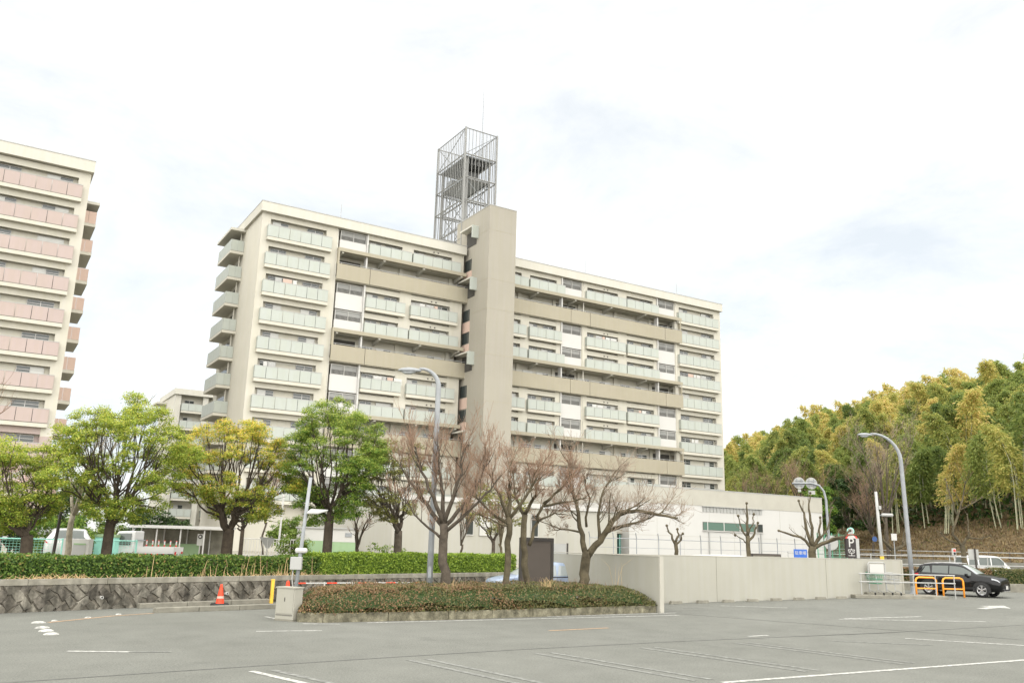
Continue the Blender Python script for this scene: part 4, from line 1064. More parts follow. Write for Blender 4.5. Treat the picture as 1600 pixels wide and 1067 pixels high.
# smaller leafless trees further back
def small_bare(label, base, h, r, seed, twm='twig_grey', bk='bark_pale', spread=.9, n=6, name='leafless_tree', levels=2, kids=(6, 5, 4), group=None, buds=None):
    rs = random.Random(seed); f = h * .35
    ps = [(PT((0, 0, -.1), (rs.uniform(-.1, .1), 0, f * .5), (rs.uniform(-.1, .1), 0, f)), r, r * .8, 0)]
    for k in range(n):
        a = rs.uniform(-1, 1) * spread * h * .35; d = rs.uniform(-1, 1) * spread * h * .3
        ps.append((PT((0, 0, f * .95), (a * .5, d * .5, f + (h - f) * .45), (a, d, h * rs.uniform(.8, 1))), r * .55, r * .12, 8))
    return bare_tree(name, label, base, ps, r, twm, bk, levels, kids, (.32, .5, .5), .4, seed, group=group, buds=buds, twig_r=.008)
small_bare('pale barked leafless tree standing beside the thin dark pole', (3.3, 36.9, TZ), 5.6, .15, 51)
small_bare('leafless grey tree at the pink block behind the broad green tree', (-1.4, 40.5, TZ), 7.0, .13, 52, 'twig', 'bark')
small_bare('knotted young tree against the long white wall', (21.0, 38.6, TZ), 3.4, .08, 53, 'twig', 'bark', .7)
small_bare('thin leafless sapling just behind the yellow-green hedge', (24.4, 40.4, TZ), 3.6, .10, 54, 'twig', 'bark_moss', .7)
small_bare('leafless shrub tree before the lower storey windows of the tall block', (14.4, 50.0, TZ), 6.0, .08, 55, 'twig', 'bark', .6)
small_bare('stubby leafless tree beside the deep green tree trunk', (14.6, 36.4, TZ), 2.6, .12, 56, 'twig', 'bark', .6, 4)
# pollarded street trees behind the beige wall
def pollard(label, base, paths, seed, r=.16, twm='twig_grey', sp=2):
    ps = []
    for k, q in enumerate(paths): ps.append((PT(*q[0]), q[1], q[2], 0 if k == 0 else sp))
    o = bare_tree('pollarded_tree', label, base, ps, r, twm, 'bark_moss', 2, (3, 3), (.35, .4), .4, seed, group='pollarded street trees behind the beige wall')
    for k, q in enumerate(paths[1:]):
        MB().lathe([(0.001, -.07), (.055, -.04), (.07, 0), (.05, .05), (.001, .07)], 7).build('knuckle', 'bark_moss', o, LV(*q[0][-1]), smooth=True)
    return o
g0 = lambda x, y: gz(x, y)
pollard('thin pollarded tree with three short stubs behind the beige wall', (28.33, 31.01, .2), [(((0, 0, -.1), (0, 0, 1.0), (0, 0, 2.2)), .13, .11), (((0, 0, 2.1), (-.25, 0, 2.5), (-.4, 0, 2.95)), .08, .035), (((0, 0, 2.2), (.15, 0, 2.45), (.12, .1, 2.8)), .08, .04), (((0, 0, 2.1), (.25, .1, 2.3), (.35, 0, 2.6)), .06, .03)], 61)
pollard('pollarded tree with upright central leader in front of the strip windows', (31.39, 29.39, .2), [(((0, 0, -.1), (0, 0, 1.2), (.02, 0, 2.6)), .15, .12), (((.02, 0, 2.5), (0, 0, 3.4), (.02, 0, 4.1)), .10, .03), (((.02, 0, 2.4), (-.25, 0, 2.9), (-.4, 0, 3.5)), .07, .025), (((.02, 0, 2.3), (.35, 0, 2.7), (.55, .1, 3.2)), .08, .035), (((.02, 0, 2.2), (-.3, .1, 2.5), (-.55, .1, 2.6)), .04, .02), (((.02, 0, 2.6), (.3, .2, 3.1), (.4, .2, 3.6)), .05, .02)], 62)
pollard('thick pollarded tree with long horizontal stub behind the blue sign', (35.6, 29.14, .3), [(((0, 0, -.1), (0, 0, 1.2), (.05, 0, 2.1)), .26, .22), (((.0, 0, 2.0), (-.5, 0, 2.5), (-1.6, 0, 2.8)), .10, .05), (((0, 0, 2.1), (-.2, 0, 2.9), (-.25, .1, 3.7), (-.5, .1, 4.3)), .12, .035), (((.05, 0, 2.1), (.1, .1, 3.0), (-.05, .1, 3.9), (.1, .1, 4.7)), .11, .03),
    (((.1, 0, 2.1), (.45, 0, 2.6), (.5, 0, 3.5)), .10, .04), (((.1, 0, 2.0), (.8, 0, 2.35), (1.6, .1, 2.55), (2.0, .1, 2.9)), .13, .05), (((.2, 0, 2.2), (.9, .2, 3.0), (1.2, .2, 4.0)), .07, .03), (((.2, 0, 2.0), (1.0, -.2, 2.5), (2.1, -.2, 2.7)), .08, .03)], 63)
pollard('pollarded tree with raised arms beside the small street light pole', (50.99, 35.27, .5), [(((0, 0, -.1), (0, 0, .9), (0, 0, 1.9)), .22, .2), (((0, 0, 1.8), (-.6, 0, 2.4), (-.8, 0, 2.9)), .14, .08), (((0, 0, 1.8), (.7, 0, 2.2), (1.0, 0, 3.0)), .15, .08), (((-.5, 0, 2.3), (-.4, .1, 3.4), (-.7, .1, 4.6)), .07, .03), (((.6, 0, 2.2), (.9, .1, 3.3), (.6, .1, 4.4)), .07, .03)], 64)
pollard('tall pale limbed pollarded tree behind the white van', (58.32, 34.96, .9), [(((0, 0, -.1), (0, 0, 1.0), (-.1, 0, 1.9)), .25, .2), (((-.1, 0, 1.8), (-.7, 0, 2.6), (-.2, .1, 3.9), (.3, .1, 5.0), (.6, .1, 6.2)), .13, .04), (((-.1, 0, 1.8), (.4, 0, 2.6), (.5, .1, 4.0)), .12, .04), (((-.2, .1, 3.9), (-.5, .1, 5.0), (-.8, .1, 6.4)), .08, .03), (((0, .1, 4.3), (1.0, 0, 4.8), (1.6, 0, 5.2)), .06, .02), (((-.1, 0, 1.9), (-1.2, 0, 2.3), (-1.5, 0, 2.7)), .08, .03), (((.4, 0, 2.4), (1.3, .1, 2.4), (2.0, .1, 2.6)), .07, .02)], 65, twm='twig', sp=5)

# ------------------------------------------------------------------ bamboo hill
def bamboo_mesh(seed, h, cw, lm, cl0=.3):
    rs = np.random.default_rng(seed); r2 = random.Random(seed)
    lean = np.array([r2.gauss(0, 1), r2.gauss(0, 1)]); lean /= np.linalg.norm(lean)
    def axis(f): b = (max(0, f - .45) / .55) ** 2.2 * h * .20; return np.array([lean[0] * b, lean[1] * b, f * h - b * .35])
    cu = MB()
    for k in range(r2.randint(2, 4)):
        ox, oy = r2.gauss(0, .55), r2.gauss(0, .55)
        cu.tube([tuple(axis(f) + np.array([ox * (1 - f * .5), oy * (1 - f * .5), 0])) for f in (0, .2, .4, .6, .8, .97)], [.075, .07, .06, .05, .03, .012], 5, False)
    P = []; T = []
    ns = 210
    for i in range(ns):
        f = cl0 + (1 - cl0) * (i / ns) ** .85; a = axis(f); wdt = cw * (math.sin(min(1, (1.05 - f) / (1.0 - cl0)) * math.pi * .55) ** .75) * r2.uniform(.5, 1.05)
        az = r2.uniform(0, 2 * math.pi); d = np.array([math.cos(az), math.sin(az), 0])
        tip = a + d * wdt + np.array([0, 0, r2.uniform(-.1, .5) - .22 * wdt])
        m_ = 18
        tt_ = rs.uniform(.3, 1.05, (m_, 1)); pts = a + (tip - a) * tt_ + np.array([0, 0, .5]) * (tt_ * (1.1 - tt_)) * 2 + rs.normal(0, .17, (m_, 3))
        P.append(pts); T.append(np.tile(d * .75 + np.array([0, 0, -.6]), (m_, 1)) + rs.normal(0, .35, (m_, 3)))
    P = np.concatenate(P); T = unit(np.concatenate(T)); n = len(P)
    b = unit(np.cross(T, rs.normal(0, 1, (n, 3)))); l = rs.uniform(.26, .56, (n, 1)); w = rs.uniform(.042, .085, (n, 1))
    Q4 = np.stack([P, P + T * l * .5 + b * w, P + T * l, P + T * l * .5 - b * w], 1)
    return cu.mesh('culms', 'culm', True), quads_mesh('foliage', Q4, lm), Q4
bvar = [bamboo_mesh(100 + k, h, cw, lm) for k, (h, cw, lm) in enumerate([(11, 2.2, 'bamboo_a'), (12.5, 2.4, 'bamboo_a'), (10, 2.1, 'bamboo_b'), (13, 2.3, 'bamboo_a'), (11.5, 2.5, 'bamboo_b'), (9, 2.0, 'bamboo_b'), (12, 2.1, 'bamboo_b')])]
rs = random.Random(77); cand = []
for a in range(0, 20):
    for b_ in range(-10, 42):
        s = 8.5 + a * 3.8 + rs.uniform(-1.4, 1.4); t = b_ * 3.8 + (a % 2) * 1.9 + rs.uniform(-1.5, 1.5)
        x, y = hill_pt(s, t); an = math.degrees(math.atan2(x, y)) - 31.516
        if 10.5 < an < 34.5: cand.append((s, t, x, y, an))
cand.sort(key=lambda c: math.hypot(c[2], c[3]))
LOOK = ['medium golden ', 'tall golden arching ', 'short green ', 'tallest straw-yellow ', 'broad olive-green ', 'small dark green ', 'slender green ']
LBL = ['bamboo clump at the lower edge of the grove above the brown slope', 'bamboo clump in the middle of the wooded hillside', 'bamboo clump along the crest of the wooded hill']
nb = 0; far = []
for s, t, x, y, an in cand:
    nb += 1; z = 1.1 + hz(s, t); sc_ = rs.uniform(.8, 1.15) * (1.0 if s > 14 else .92); v = rs.randrange(len(bvar)); az = rs.uniform(0, 6.28)
    if nb > 295:                                    # past the 295 nearest: one mass
        c_, s_ = math.cos(az), math.sin(az); q = bvar[v][2][rng.random(len(bvar[v][2])) < .27]; cq = q.mean(1, keepdims=True); q = (cq + (q - cq) * 1.55) * sc_
        q = np.stack([q[..., 0] * c_ - q[..., 1] * s_ + x, q[..., 0] * s_ + q[..., 1] * c_ + y, q[..., 2] + z], -1)
        far.append((v, q)); continue
    k = 0 if s < 14 else (1 if s < 45 else 2)
    r = thing('bamboo', LOOK[v] + LBL[k], 'bamboo', (x, y, z), az, ['bamboo at the lower edge of the grove', 'bamboo on the hillside', 'bamboo along the crest'][k])
    r.scale = (sc_, sc_, sc_); r.rotation_euler = (rs.gauss(0, .05), rs.gauss(0, .05), az)
    if s <= 25: link('culms', bvar[v][0], r)
    link('foliage', bvar[v][1], r)
for m_, vs in (('bamboo_a', (0, 1, 3)), ('bamboo_b', (2, 4, 5, 6))):
    fq = [q for v, q in far if v in vs]
    if fq: tag(link('bamboo_grove', quads_mesh('bamboo_grove', np.concatenate(fq), m_)), 'mass of ' + ('yellowish' if m_ == 'bamboo_a' else 'greener') + ' bamboo far up the wooded hill', 'bamboo grove', kind='stuff')
print('bamboo', nb, len(far))
P = []
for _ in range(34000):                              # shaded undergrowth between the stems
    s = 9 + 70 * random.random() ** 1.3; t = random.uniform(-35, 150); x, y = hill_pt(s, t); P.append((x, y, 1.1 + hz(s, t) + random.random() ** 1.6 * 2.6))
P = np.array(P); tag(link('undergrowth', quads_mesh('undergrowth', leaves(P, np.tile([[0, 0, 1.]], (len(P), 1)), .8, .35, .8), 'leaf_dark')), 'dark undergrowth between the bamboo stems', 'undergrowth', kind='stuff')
# trees at the foot of the hill
def hill_tree(label, s, t, h, w, n, lm, seed, L=.26, r=.9):
    x, y = hill_pt(s, t)
    return leafy_tree('evergreen_tree', label, (x, y, 1.0 + hz(max(0, s), t)), h * .3, .2, tclumps(0, seed, n, r, w, h * .38, h * .6), lm, 300, L, seed=seed, group='evergreens at the foot of the hill')
hill_tree('dense dark green evergreen beside the round traffic signs', -6, 25, 8.5, 2.4, 26, 'leaf_deep', 71)
hill_tree('spreading evergreen behind the low white building roof', 2, 46, 7.5, 3.5, 24, 'leaf_deep', 72)
hill_tree('dark evergreen next to the end of the tall apartment block', 3, 62, 9, 3.5, 24, 'leaf_bush', 73)
hill_tree('rounded dark green tree between bare trees and bamboo', 3, 33, 9, 3.0, 24, 'leaf_dark', 74)
hx = lambda s, t: (*hill_pt(s, t), 1.0 + hz(max(0, s), t))
small_bare('tall brown leafless tree standing against the bamboo behind the parking sign', hx(-3, 16), 13, .22, 81, 'twig_grey', 'bark', .75, 8, levels=3, kids=(7, 6, 4))
small_bare('reddish brown leafless tree above the low white building', hx(1, 40), 11, .2, 82, 'twig', 'bark', 1.0, 9, levels=3, kids=(7, 6, 4))
small_bare('broad brown leafless tree beside the dark evergreens on the hill foot', hx(1, 52), 11, .2, 83, 'twig', 'bark', 1.1, 9, levels=3, kids=(7, 6, 4))
small_bare('leafless tree with grey twigs in front of the shaded bamboo stems', hx(-1, 22), 9, .18, 84, 'twig', 'bark', .9, 8, levels=3, kids=(7, 6, 4))
small_bare('pale leafless tree leaning over the brown slope behind the parked car', hx(1, -8), 8, .13, 85, 'twig_grey', 'bark_pale', .9, 7, levels=3, kids=(6, 5, 4))
# dry grass on the bank
P = []
for _ in range(26000):
    s = random.uniform(-1, 15) ; t = random.uniform(-30, 45); x, y = hill_pt(s, t); P.append((x, y, 1.2 + hz(max(0, s), t)))
P = np.array(P); T = unit(rng.normal(0, .5, P.shape) + np.array([0, 0, .8])); b = unit(np.cross(T, rng.normal(0, 1, P.shape))); l = rng.uniform(.15, .5, (len(P), 1)); w = rng.uniform(.02, .07, (len(P), 1))
leafmat('bank_grass', [(0, (.075, .05, .025)), (.5, (.165, .115, .055)), (.85, (.235, .175, .085)), (1, (.10, .12, .035))], .2)
tag(link('bank_grass', quads_mesh('bank_grass', np.stack([P, P + T * l * .5 + b * w, P + T * l, P + T * l * .5 - b * w], 1), 'bank_grass')), 'dry brown grass and leaf litter on the bank below the bamboo', 'grass', kind='stuff')

# ------------------------------------------------------------------ vehicles
def crom(xs_, ys_, x):
    if x <= xs_[0]: return ys_[0]
    if x >= xs_[-1]: return ys_[-1]
    k = max(i for i in range(len(xs_)) if xs_[i] <= x); k = min(k, len(xs_) - 2)
    h = xs_[k + 1] - xs_[k]; t = (x - xs_[k]) / h
    def sl(i):
        if i == 0 or i == len(xs_) - 1: return 0 if False else (ys_[min(i + 1, len(xs_) - 1)] - ys_[max(i - 1, 0)]) / (xs_[min(i + 1, len(xs_) - 1)] - xs_[max(i - 1, 0)])
        a = (ys_[i] - ys_[i - 1]) / (xs_[i] - xs_[i - 1]); b = (ys_[i + 1] - ys_[i]) / (xs_[i + 1] - xs_[i])
        return 0 if a * b <= 0 else 2 * a * b / (a + b)
    m0, m1 = sl(k), sl(k + 1)
    return (2 * t ** 3 - 3 * t * t + 1) * ys_[k] + (t ** 3 - 2 * t * t + t) * h * m0 + (-2 * t ** 3 + 3 * t * t) * ys_[k + 1] + (t ** 3 - t * t) * h * m1
SUV = [(-2.20, .46, .90, .94, .70, .62), (-2.14, .36, 1.00, 1.06, .84, .70), (-2.02, .32, 1.05, 1.26, .885, .62), (-1.80, .30, 1.06, 1.51, .90, .60), (-1.0, .27, 1.04, 1.59, .91, .63), (-.2, .26, 1.02, 1.60, .91, .64),
       (.30, .26, 1.0, 1.555, .91, .64), (.75, .26, .99, 1.33, .91, .68), (1.12, .27, .99, 1.11, .905, .78), (1.55, .28, .97, 1.07, .90, .77), (1.95, .28, .92, 1.01, .885, .73), (2.12, .30, .86, .95, .84, .68), (2.21, .33, .74, .83, .77, .60), (2.24, .38, .62, .70, .70, .54)]
LOWSUV = [(a, b * .92, c * .9, d * .9, e, f) for a, b, c, d, e, f in SUV]
HATCH = [(-1.95, .42, .80, .86, .62, .56), (-1.9, .32, .88, 1.0, .74, .58), (-1.7, .28, .90, 1.32, .79, .52), (-1.4, .25, .90, 1.43, .80, .52), (-.5, .22, .88, 1.47, .80, .54), (.1, .22, .87, 1.42, .80, .55), (.55, .22, .86, 1.17, .80, .60), (.95, .22, .85, .95, .79, .66), (1.4, .24, .80, .88, .78, .62), (1.75, .26, .70, .78, .72, .54), (1.85, .34, .55, .62, .62, .46)]
VAN = [(-2.25, .42, .95, 1.0, .72, .64), (-2.2, .34, 1.02, 1.50, .83, .66), (-2.1, .3, 1.03, 1.84, .845, .68), (-1.6, .28, 1.03, 1.93, .85, .70), (0, .26, 1.02, 1.95, .85, .70), (.9, .26, 1.02, 1.90, .85, .69), (1.45, .26, 1.01, 1.52, .85, .70), (1.85, .28, .98, 1.13, .84, .72), (2.1, .3, .82, .94, .80, .64), (2.2, .4, .62, .7, .70, .5)]
def car(name, label, prof, paint, loc, rz, windows, wheels, cat='car', shield=None, rear=None, gm='car_glass', sm='car_glass_lt', tr=.345, plate=True, rails=False):
    """lofted body with panes, lamps, wheels. prof rows: x, sill, belt, roof or bonnet height, half width, half roof width"""
    o = thing(name, label, cat, loc, rz)
    X = [q[0] for q in prof]; fn = [[q[i] for q in prof] for i in range(1, 6)]
    def sec(x):
        zs, zb, zr, w, wr = [crom(X, f, x) for f in fn]
        g = min(1, max(0, (zr - zb) / .35)); zg = zb + .02 + .02 * g
        return [(0, zs), (w * .86, zs), (w * .975, zs + .10), (w, zs + .3 * (zb - zs)), (w * .995, zs + .62 * (zb - zs)), (w * .975, zb), (w * (.95 + .0 * g), zg), (wr + .04, zr - .07 * g - .01), (wr - .05, zr - .015), (wr * .55, zr), (0, zr + .008)]
    NX = 56; xs2 = [X[0] + (X[-1] - X[0]) * i / NX for i in range(NX + 1)]
    mb = MB(); rows = []
    for x in xs2:
        c = sec(x); ring = [(x, y, z) for y, z in c] + [(x, -y, z) for y, z in c[-2:0:-1]]
        rows.append(len(mb.v)); mb.v += ring
    m = len(ring)
    for k in range(NX):
        for j in range(m): a = rows[k] + j; b = rows[k] + (j + 1) % m; mb.f.append((a, a + m, b + m, b))
    mb.f.append(tuple(range(rows[0], rows[0] + m))); mb.f.append(tuple(range(rows[-1] + m - 1, rows[-1] - 1, -1)))
    mb.build('body', paint, o, smooth=True)
    def patch(nm, x0, x1, f0, f1, mt, sgn=1, band=(6, 7), off=.008, slant=(0, 0), par=o, n=6):
        """pane lying on the body between two contour points"""
        p = MB()
        for i in range(n + 1):
            for f, sl in ((f0, slant[0]), (f1, slant[1])):
                x = x0 + (x1 - x0) * i / n
                if sl and i in (0, n): x += sl if (i == 0) else -abs(sl) * .4
                c = sec(x); a, b = c[band[0]], c[band[1]]
                y = a[0] + (b[0] - a[0]) * f; z = a[1] + (b[1] - a[1]) * f
                p.v.append((x, sgn * (y + off), z + (off * .3)))
        for i in range(n): q = 2 * i; p.f.append((q, q + 2, q + 3, q + 1) if sgn < 0 else (q, q + 1, q + 3, q + 2))
        return p.build(nm, mt, par, smooth=True)
    def top(nm, x0, x1, mt, k=.93, off=.008, n=6):
        p = MB(); cols = [(-1, 7), (-1, 8), (-1, 9), (0, 10), (1, 9), (1, 8), (1, 7)]
        for i in range(n + 1):
            x = x0 + (x1 - x0) * i / n; c = sec(x)
            for sg, j in cols: p.v.append((x, sg * c[j][0] * k, c[j][1] + off - (.0 if j > 7 else .004)))
        for i in range(n):
            for j in range(6): a = i * 7 + j; p.f.append((a, a + 7, a + 8, a + 1))
        return p.build(nm, mt, o, smooth=True)
    for sg in (1, -1):
        for (x0, x1, sl) in windows: patch('side_window', x0, x1, .06, .92, gm, sg, slant=(0, sl))
        patch('sill_trim', X[0] + .5, X[-1] - .5, .0, 1.0, 'trim_black' if paint == 'car_black' else paint, sg, (2, 3), .006)
        patch('window_trim', windows[0][0], windows[-1][1], .1, 1.0, 'trim_black', sg, (5, 6), .01)
        for x in (windows[0][1] - .12, windows[-1][0] + .25):
            patch('door_handle', x - .1, x + .1, .8, .95, 'trim_black' if paint == 'car_black' else paint, sg, (4, 5), .025, n=2)
        for x in [w_[0] - .02 for w_ in windows[1:]] + [windows[-1][1] - .02]:
            patch('door_gap', x - .006, x + .006, .1, 1.0, 'trim_black', sg, (3, 5), .004, n=1)
        hl = MB(); c = sec(X[-1] - .20)
        patch('head_lamp', X[-1] - .42, X[-1] - .06, .72, 1.0, 'head_lamp', sg, (4, 5), .014, n=5)
        patch('tail_lamp', X[0] + .03, X[0] + .34, .72, 1.0, 'tail_lamp', sg, (4, 5), .014, n=4)
        xm = windows[-1][1] - .18; c = sec(xm)
        MB().box((xm, sg * (c[5][0] + .12), c[5][1] + .07), (.12, .20, .14)).build('wing_mirror', paint, o, bevel=.03)
        if rails: MB().tube([(-1.6, sg * .60, 1.555), (-1.0, sg * .64, 1.625), (-.2, sg * .65, 1.635), (.2, sg * .64, 1.60)], .018, 6).build('roof_rail', 'rim', o)
    if shield: top('windscreen', *shield, sm)
    if rear: top('rear_window', *rear, gm)
    zf = prof[-1][1]; zb_ = prof[-1][2]
    MB().box((X[-1] - .015, 0, (zf + zb_) / 2 + .10), (.07, .62, .13)).build('grille', 'trim_black', o, bevel=.02)
    MB().box((X[-1] - .05, 0, zf + .03), (.16, 1.2, .10)).build('bumper', 'trim_black' if paint == 'car_black' else paint, o, bevel=.03)
    MB().box((X[-1] - .0, 0, zf - .045), (.12, .9, .035)).build('skid_plate', 'rim', o, bevel=.01)
    if plate:
        MB().box((X[-1] + .035, 0, zf + .13), (.015, .33, .165)).build('number_plate', 'white', o); MB().box((X[0] - .02, 0, prof[0][1] + .25), (.015, .33, .165)).build('number_plate', 'white', o)
    for wx in wheels:
        for sg in (1, -1):
            c = sec(wx); w = c[3][0]
            arch = MB(); n = 22
            for i in range(n + 1):
                t = math.pi * (-.10 + 1.20 * i / n)
                for r_2, yy in ((0, w + .004), (tr + .035, w + .004), (tr + .085, w + .014)): arch.v.append((wx + r_2 * math.cos(t), sg * yy, tr + r_2 * math.sin(t)))
            for i in range(n):
                for j in (0, 1): a = i * 3 + j; arch.f.append((a, a + 3, a + 4, a + 1) if sg < 0 else (a, a + 1, a + 4, a + 3))
            arch.build('wheel_arch', 'trim_black', o)
            wl = MB().lathe([(tr * .62, -.11), (tr * .9, -.115), (tr, -.08), (tr, .08), (tr * .9, .115), (tr * .62, .11)], 28, (0, 0, 0), 'y').build('wheel', 'tyre', o, (wx, sg * (w - .085), tr), smooth=True)
            rm = MB(); rm.lathe([(tr * .64, -.10), (tr * .66, .115 * sg), (tr * .58, .10 * sg), (tr * .56, -.06)], 28, (0, 0, 0), 'y')
            for k in range(5):
                t = k * 2 * math.pi / 5 + .3
                for dt in (-.16, .16): rm.tube([(.05 * math.cos(t), sg * .10, .05 * math.sin(t)), (tr * .62 * math.cos(t + dt), sg * .108, tr * .62 * math.sin(t + dt))], .024, 5)
            rm.disc((0, sg * .105, 0), .055, (0, 1, 0), .02, 12)
            rm.build('rim', 'rim', wl)
    return o
ca = math.atan2(-.972, .233)
cc = Vector((42.75, 25.95))
car('parked_car', 'black crossover car parked at the end of the beige wall', SUV, 'car_black', (cc.x, cc.y, gz(cc.x, cc.y)), ca, [(-1.80, -1.22, .28), (-1.16, -.32, 0), (-.26, .82, 0)], (-1.36, 1.32), shield=(.36, 1.06), rear=(-2.08, -1.85), rails=True, tr=.36).scale = (.92, .95, .97)
car('parked_car', 'light blue compact car half hidden by the island trees and notice board', HATCH, 'car_blue', (19.35, 29.45, 0), math.pi + R(-14), [(-1.4, -.75, .25), (-.7, -.05, 0), (0, .62, 0)], (-1.2, 1.2), shield=(.16, .9), rear=(-1.86, -1.45), gm='car_glass_lt', tr=.29)
car('parked_car', 'white estate car seen from behind through the teal fence', LOWSUV, 'car_white', (3.75, 42.6, TZ), R(86), [(-1.80, -1.22, .28), (-1.16, -.32, 0), (-.26, .82, 0)], (-1.36, 1.32), shield=(.36, 1.06), rear=(-2.1, -1.82))
car('parked_car', 'white car with grey windows cut off behind the broad green tree', LOWSUV, 'car_white', (.35, 42.8, TZ), R(88), [(-1.80, -1.22, .28), (-1.16, -.32, 0), (-.26, .82, 0)], (-1.36, 1.32), shield=(.36, 1.06), rear=(-2.1, -1.82))
car('parked_van', 'white van on the road below the brown slope', VAN, 'car_white', (63.9, 36.9, gz(63.9, 36.9)), R(-25), [(-2.0, -1.1, .1), (-1.0, .1, 0), (.2, 1.4, 0)], (-1.4, 1.45), 'van', shield=(.98, 1.7), rear=(-2.22, -2.12), tr=.30).scale = (.82, .9, .9)
car('parked_van', 'white van roof just showing above the beige wall', VAN, 'car_white', (33.2, 32.6, .1), R(0), [(-2.0, -1.1, .1), (-1.0, .1, 0), (.2, 1.4, 0)], (-1.4, 1.45), 'van', shield=(.98, 1.7), rear=(-2.22, -2.12), tr=.30).scale = (.95, .95, .905)
# mini truck
kt = thing('mini_truck', 'white cab-over mini truck with low flatbed behind the hedge', 'truck', (7.0, 42.6, TZ), R(150)); kt.scale = (.84, .84, .80)
cb = MB(); cb.v = [(.45, -.7, .35), (1.65, -.7, .35), (1.68, -.7, .95), (1.38, -.62, 1.72), (.45, -.62, 1.76), (.45, .7, .35), (1.65, .7, .35), (1.68, .7, .95), (1.38, .62, 1.72), (.45, .62, 1.76)]
cb.f = [(0, 1, 2, 3, 4), (9, 8, 7, 6, 5), (0, 5, 6, 1), (1, 6, 7, 2), (2, 7, 8, 3), (3, 8, 9, 4), (4, 9, 5, 0)]
cb.build('cab', 'car_white', kt, bevel=.06)
for sg in (1, -1):
    w = MB(); w.v = [(.62, sg * .712, .98), (1.5, sg * .712, .98), (1.32, sg * .655, 1.6), (.62, sg * .655, 1.62)]; w.f = [(0, 1, 2, 3)]; w.build('side_window', 'car_glass', kt)
    MB().box((-.65, sg * .70, .78), (2.1, .035, .28)).build('bed_side', 'car_white', kt)
    MB().box((1.35, sg * .86, 1.2), (.05, .16, .22)).build('wing_mirror', 'trim_black', kt, bevel=.02)
    MB().box((-1.72, sg * .5, .62), (.03, .2, .12)).build('tail_lamp', 'tail_lamp', kt)
w = MB(); w.v = [(1.69, -.62, 1.0), (1.69, .62, 1.0), (1.42, .55, 1.64), (1.42, -.55, 1.64)]; w.f = [(0, 1, 2, 3)]; w.build('windscreen', 'car_glass_lt', kt)
MB().box((-.65, 0, .60), (2.1, 1.4, .08)).build('bed_floor', 'car_white', kt); MB().box((-1.70, 0, .78), (.035, 1.4, .28)).build('tailgate', 'car_white', kt)
MB().box((.40, 0, 1.25), (.05, 1.3, .06)).build('head_board', 'galv', kt)
for wx in (1.15, -1.05):
    for sg in (1, -1):
        wl = MB().lathe([(.15, -.07), (.25, -.075), (.27, -.05), (.27, .05), (.25, .075), (.15, .07)], 20, (0, 0, 0), 'y').build('wheel', 'tyre', kt, (wx, sg * .62, .27)); MB().disc((0, sg * .05, 0), .16, (0, 1, 0), .04, 16).build('rim', 'galv', wl)

# ------------------------------------------------------------------ lamps and poles
def street_lamp(label, base, h, r, head, rad=1.0, tilt=(0, 0)):
    """tapered post bending over to one side; head: horizontal direction and reach"""
    o = thing('street_lamp', label, 'street lamp', base, 0, 'curved street lamps')
    hd = Vector((head[0], head[1], 0)); n_ = hd.normalized(); reach = hd.length
    pts = [Vector((0, 0, 0)), Vector((0, 0, h * .35)), Vector((0, 0, h - rad))]
    for i in range(1, 9):
        t = math.pi / 2 * i / 8 * 1.03; pts.append(Vector((n_.x * rad * (1 - math.cos(t)), n_.y * rad * (1 - math.cos(t)), h - rad + rad * math.sin(t))))
    e = pts[-1]; end = Vector((n_.x * reach, n_.y * reach, h - .08)); pts.append(end)
    pts = [q + Vector((tilt[0] * q.z, tilt[1] * q.z, 0)) for q in pts]
    rr = [r * (1.15 - .65 * k / (len(pts) - 1)) for k in range(len(pts))]; rr[0] = r * 1.2
    MB().tube(pts, rr, 12).build('post', 'galv', o, smooth=True)
    MB().lathe([(r * 1.9, 0), (r * 1.9, .03), (r * 1.35, .05), (r * 1.3, .4)], 14).build('base_collar', 'galv', o)
    MB().box((0, 0, 1.0), (.10, r * 2.6, .35)).build('inspection_door', 'galv', o, (0, 0, 0), math.atan2(n_.y, n_.x))
    end = pts[-1]; a = math.atan2(n_.y, n_.x)
    hd_ = MB(); prof = [(-.05, .05, .05), (.1, .11, .09), (.35, .16, .12), (.6, .13, .09), (.72, .05, .04)]
    for k, (x, w, z) in enumerate(prof):
        for j in range(10): t = 2 * math.pi * j / 10; hd_.v.append((x, w * math.cos(t), z * max(-.35, math.sin(t))))
    for k in range(len(prof) - 1):
        for j in range(10): q = k * 10 + j; q2 = k * 10 + (j + 1) % 10; hd_.f.append((q, q2, q2 + 10, q + 10))
    hd_.f += [tuple(range(9, -1, -1)), tuple(range(40, 50))]
    hh = hd_.build('lamp_head', 'galv', o, end, a, smooth=True)
    gl = MB(); prof = [(.12, .08, .02), (.3, .125, .10), (.5, .11, .09), (.62, .05, .02)]
    for k, (x, w, z) in enumerate(prof):
        for j in range(8): t = math.pi + math.pi * j / 7; gl.v.append((x, w * math.cos(t), -.03 + z * math.sin(t)))
    for k in range(3):
        for j in range(7): q = k * 8 + j; gl.f.append((q, q + 8, q + 9, q + 1))
    gl.build('lamp_glass', 'head_lamp', hh, smooth=True)
    return o
street_lamp('tall grey curved street lamp rising from the azalea island', (12.76, 25.46, .2), 7.62, .085, (-IR.x * .66, -IR.y * .66), .62)
street_lamp('grey curved street lamp standing at the end of the beige wall', (41.5, 27.75, .17), 8.15, .10, (-IR.x * 1.45, -IR.y * 1.45), 1.4, (-IR.x * .02, -IR.y * .02))
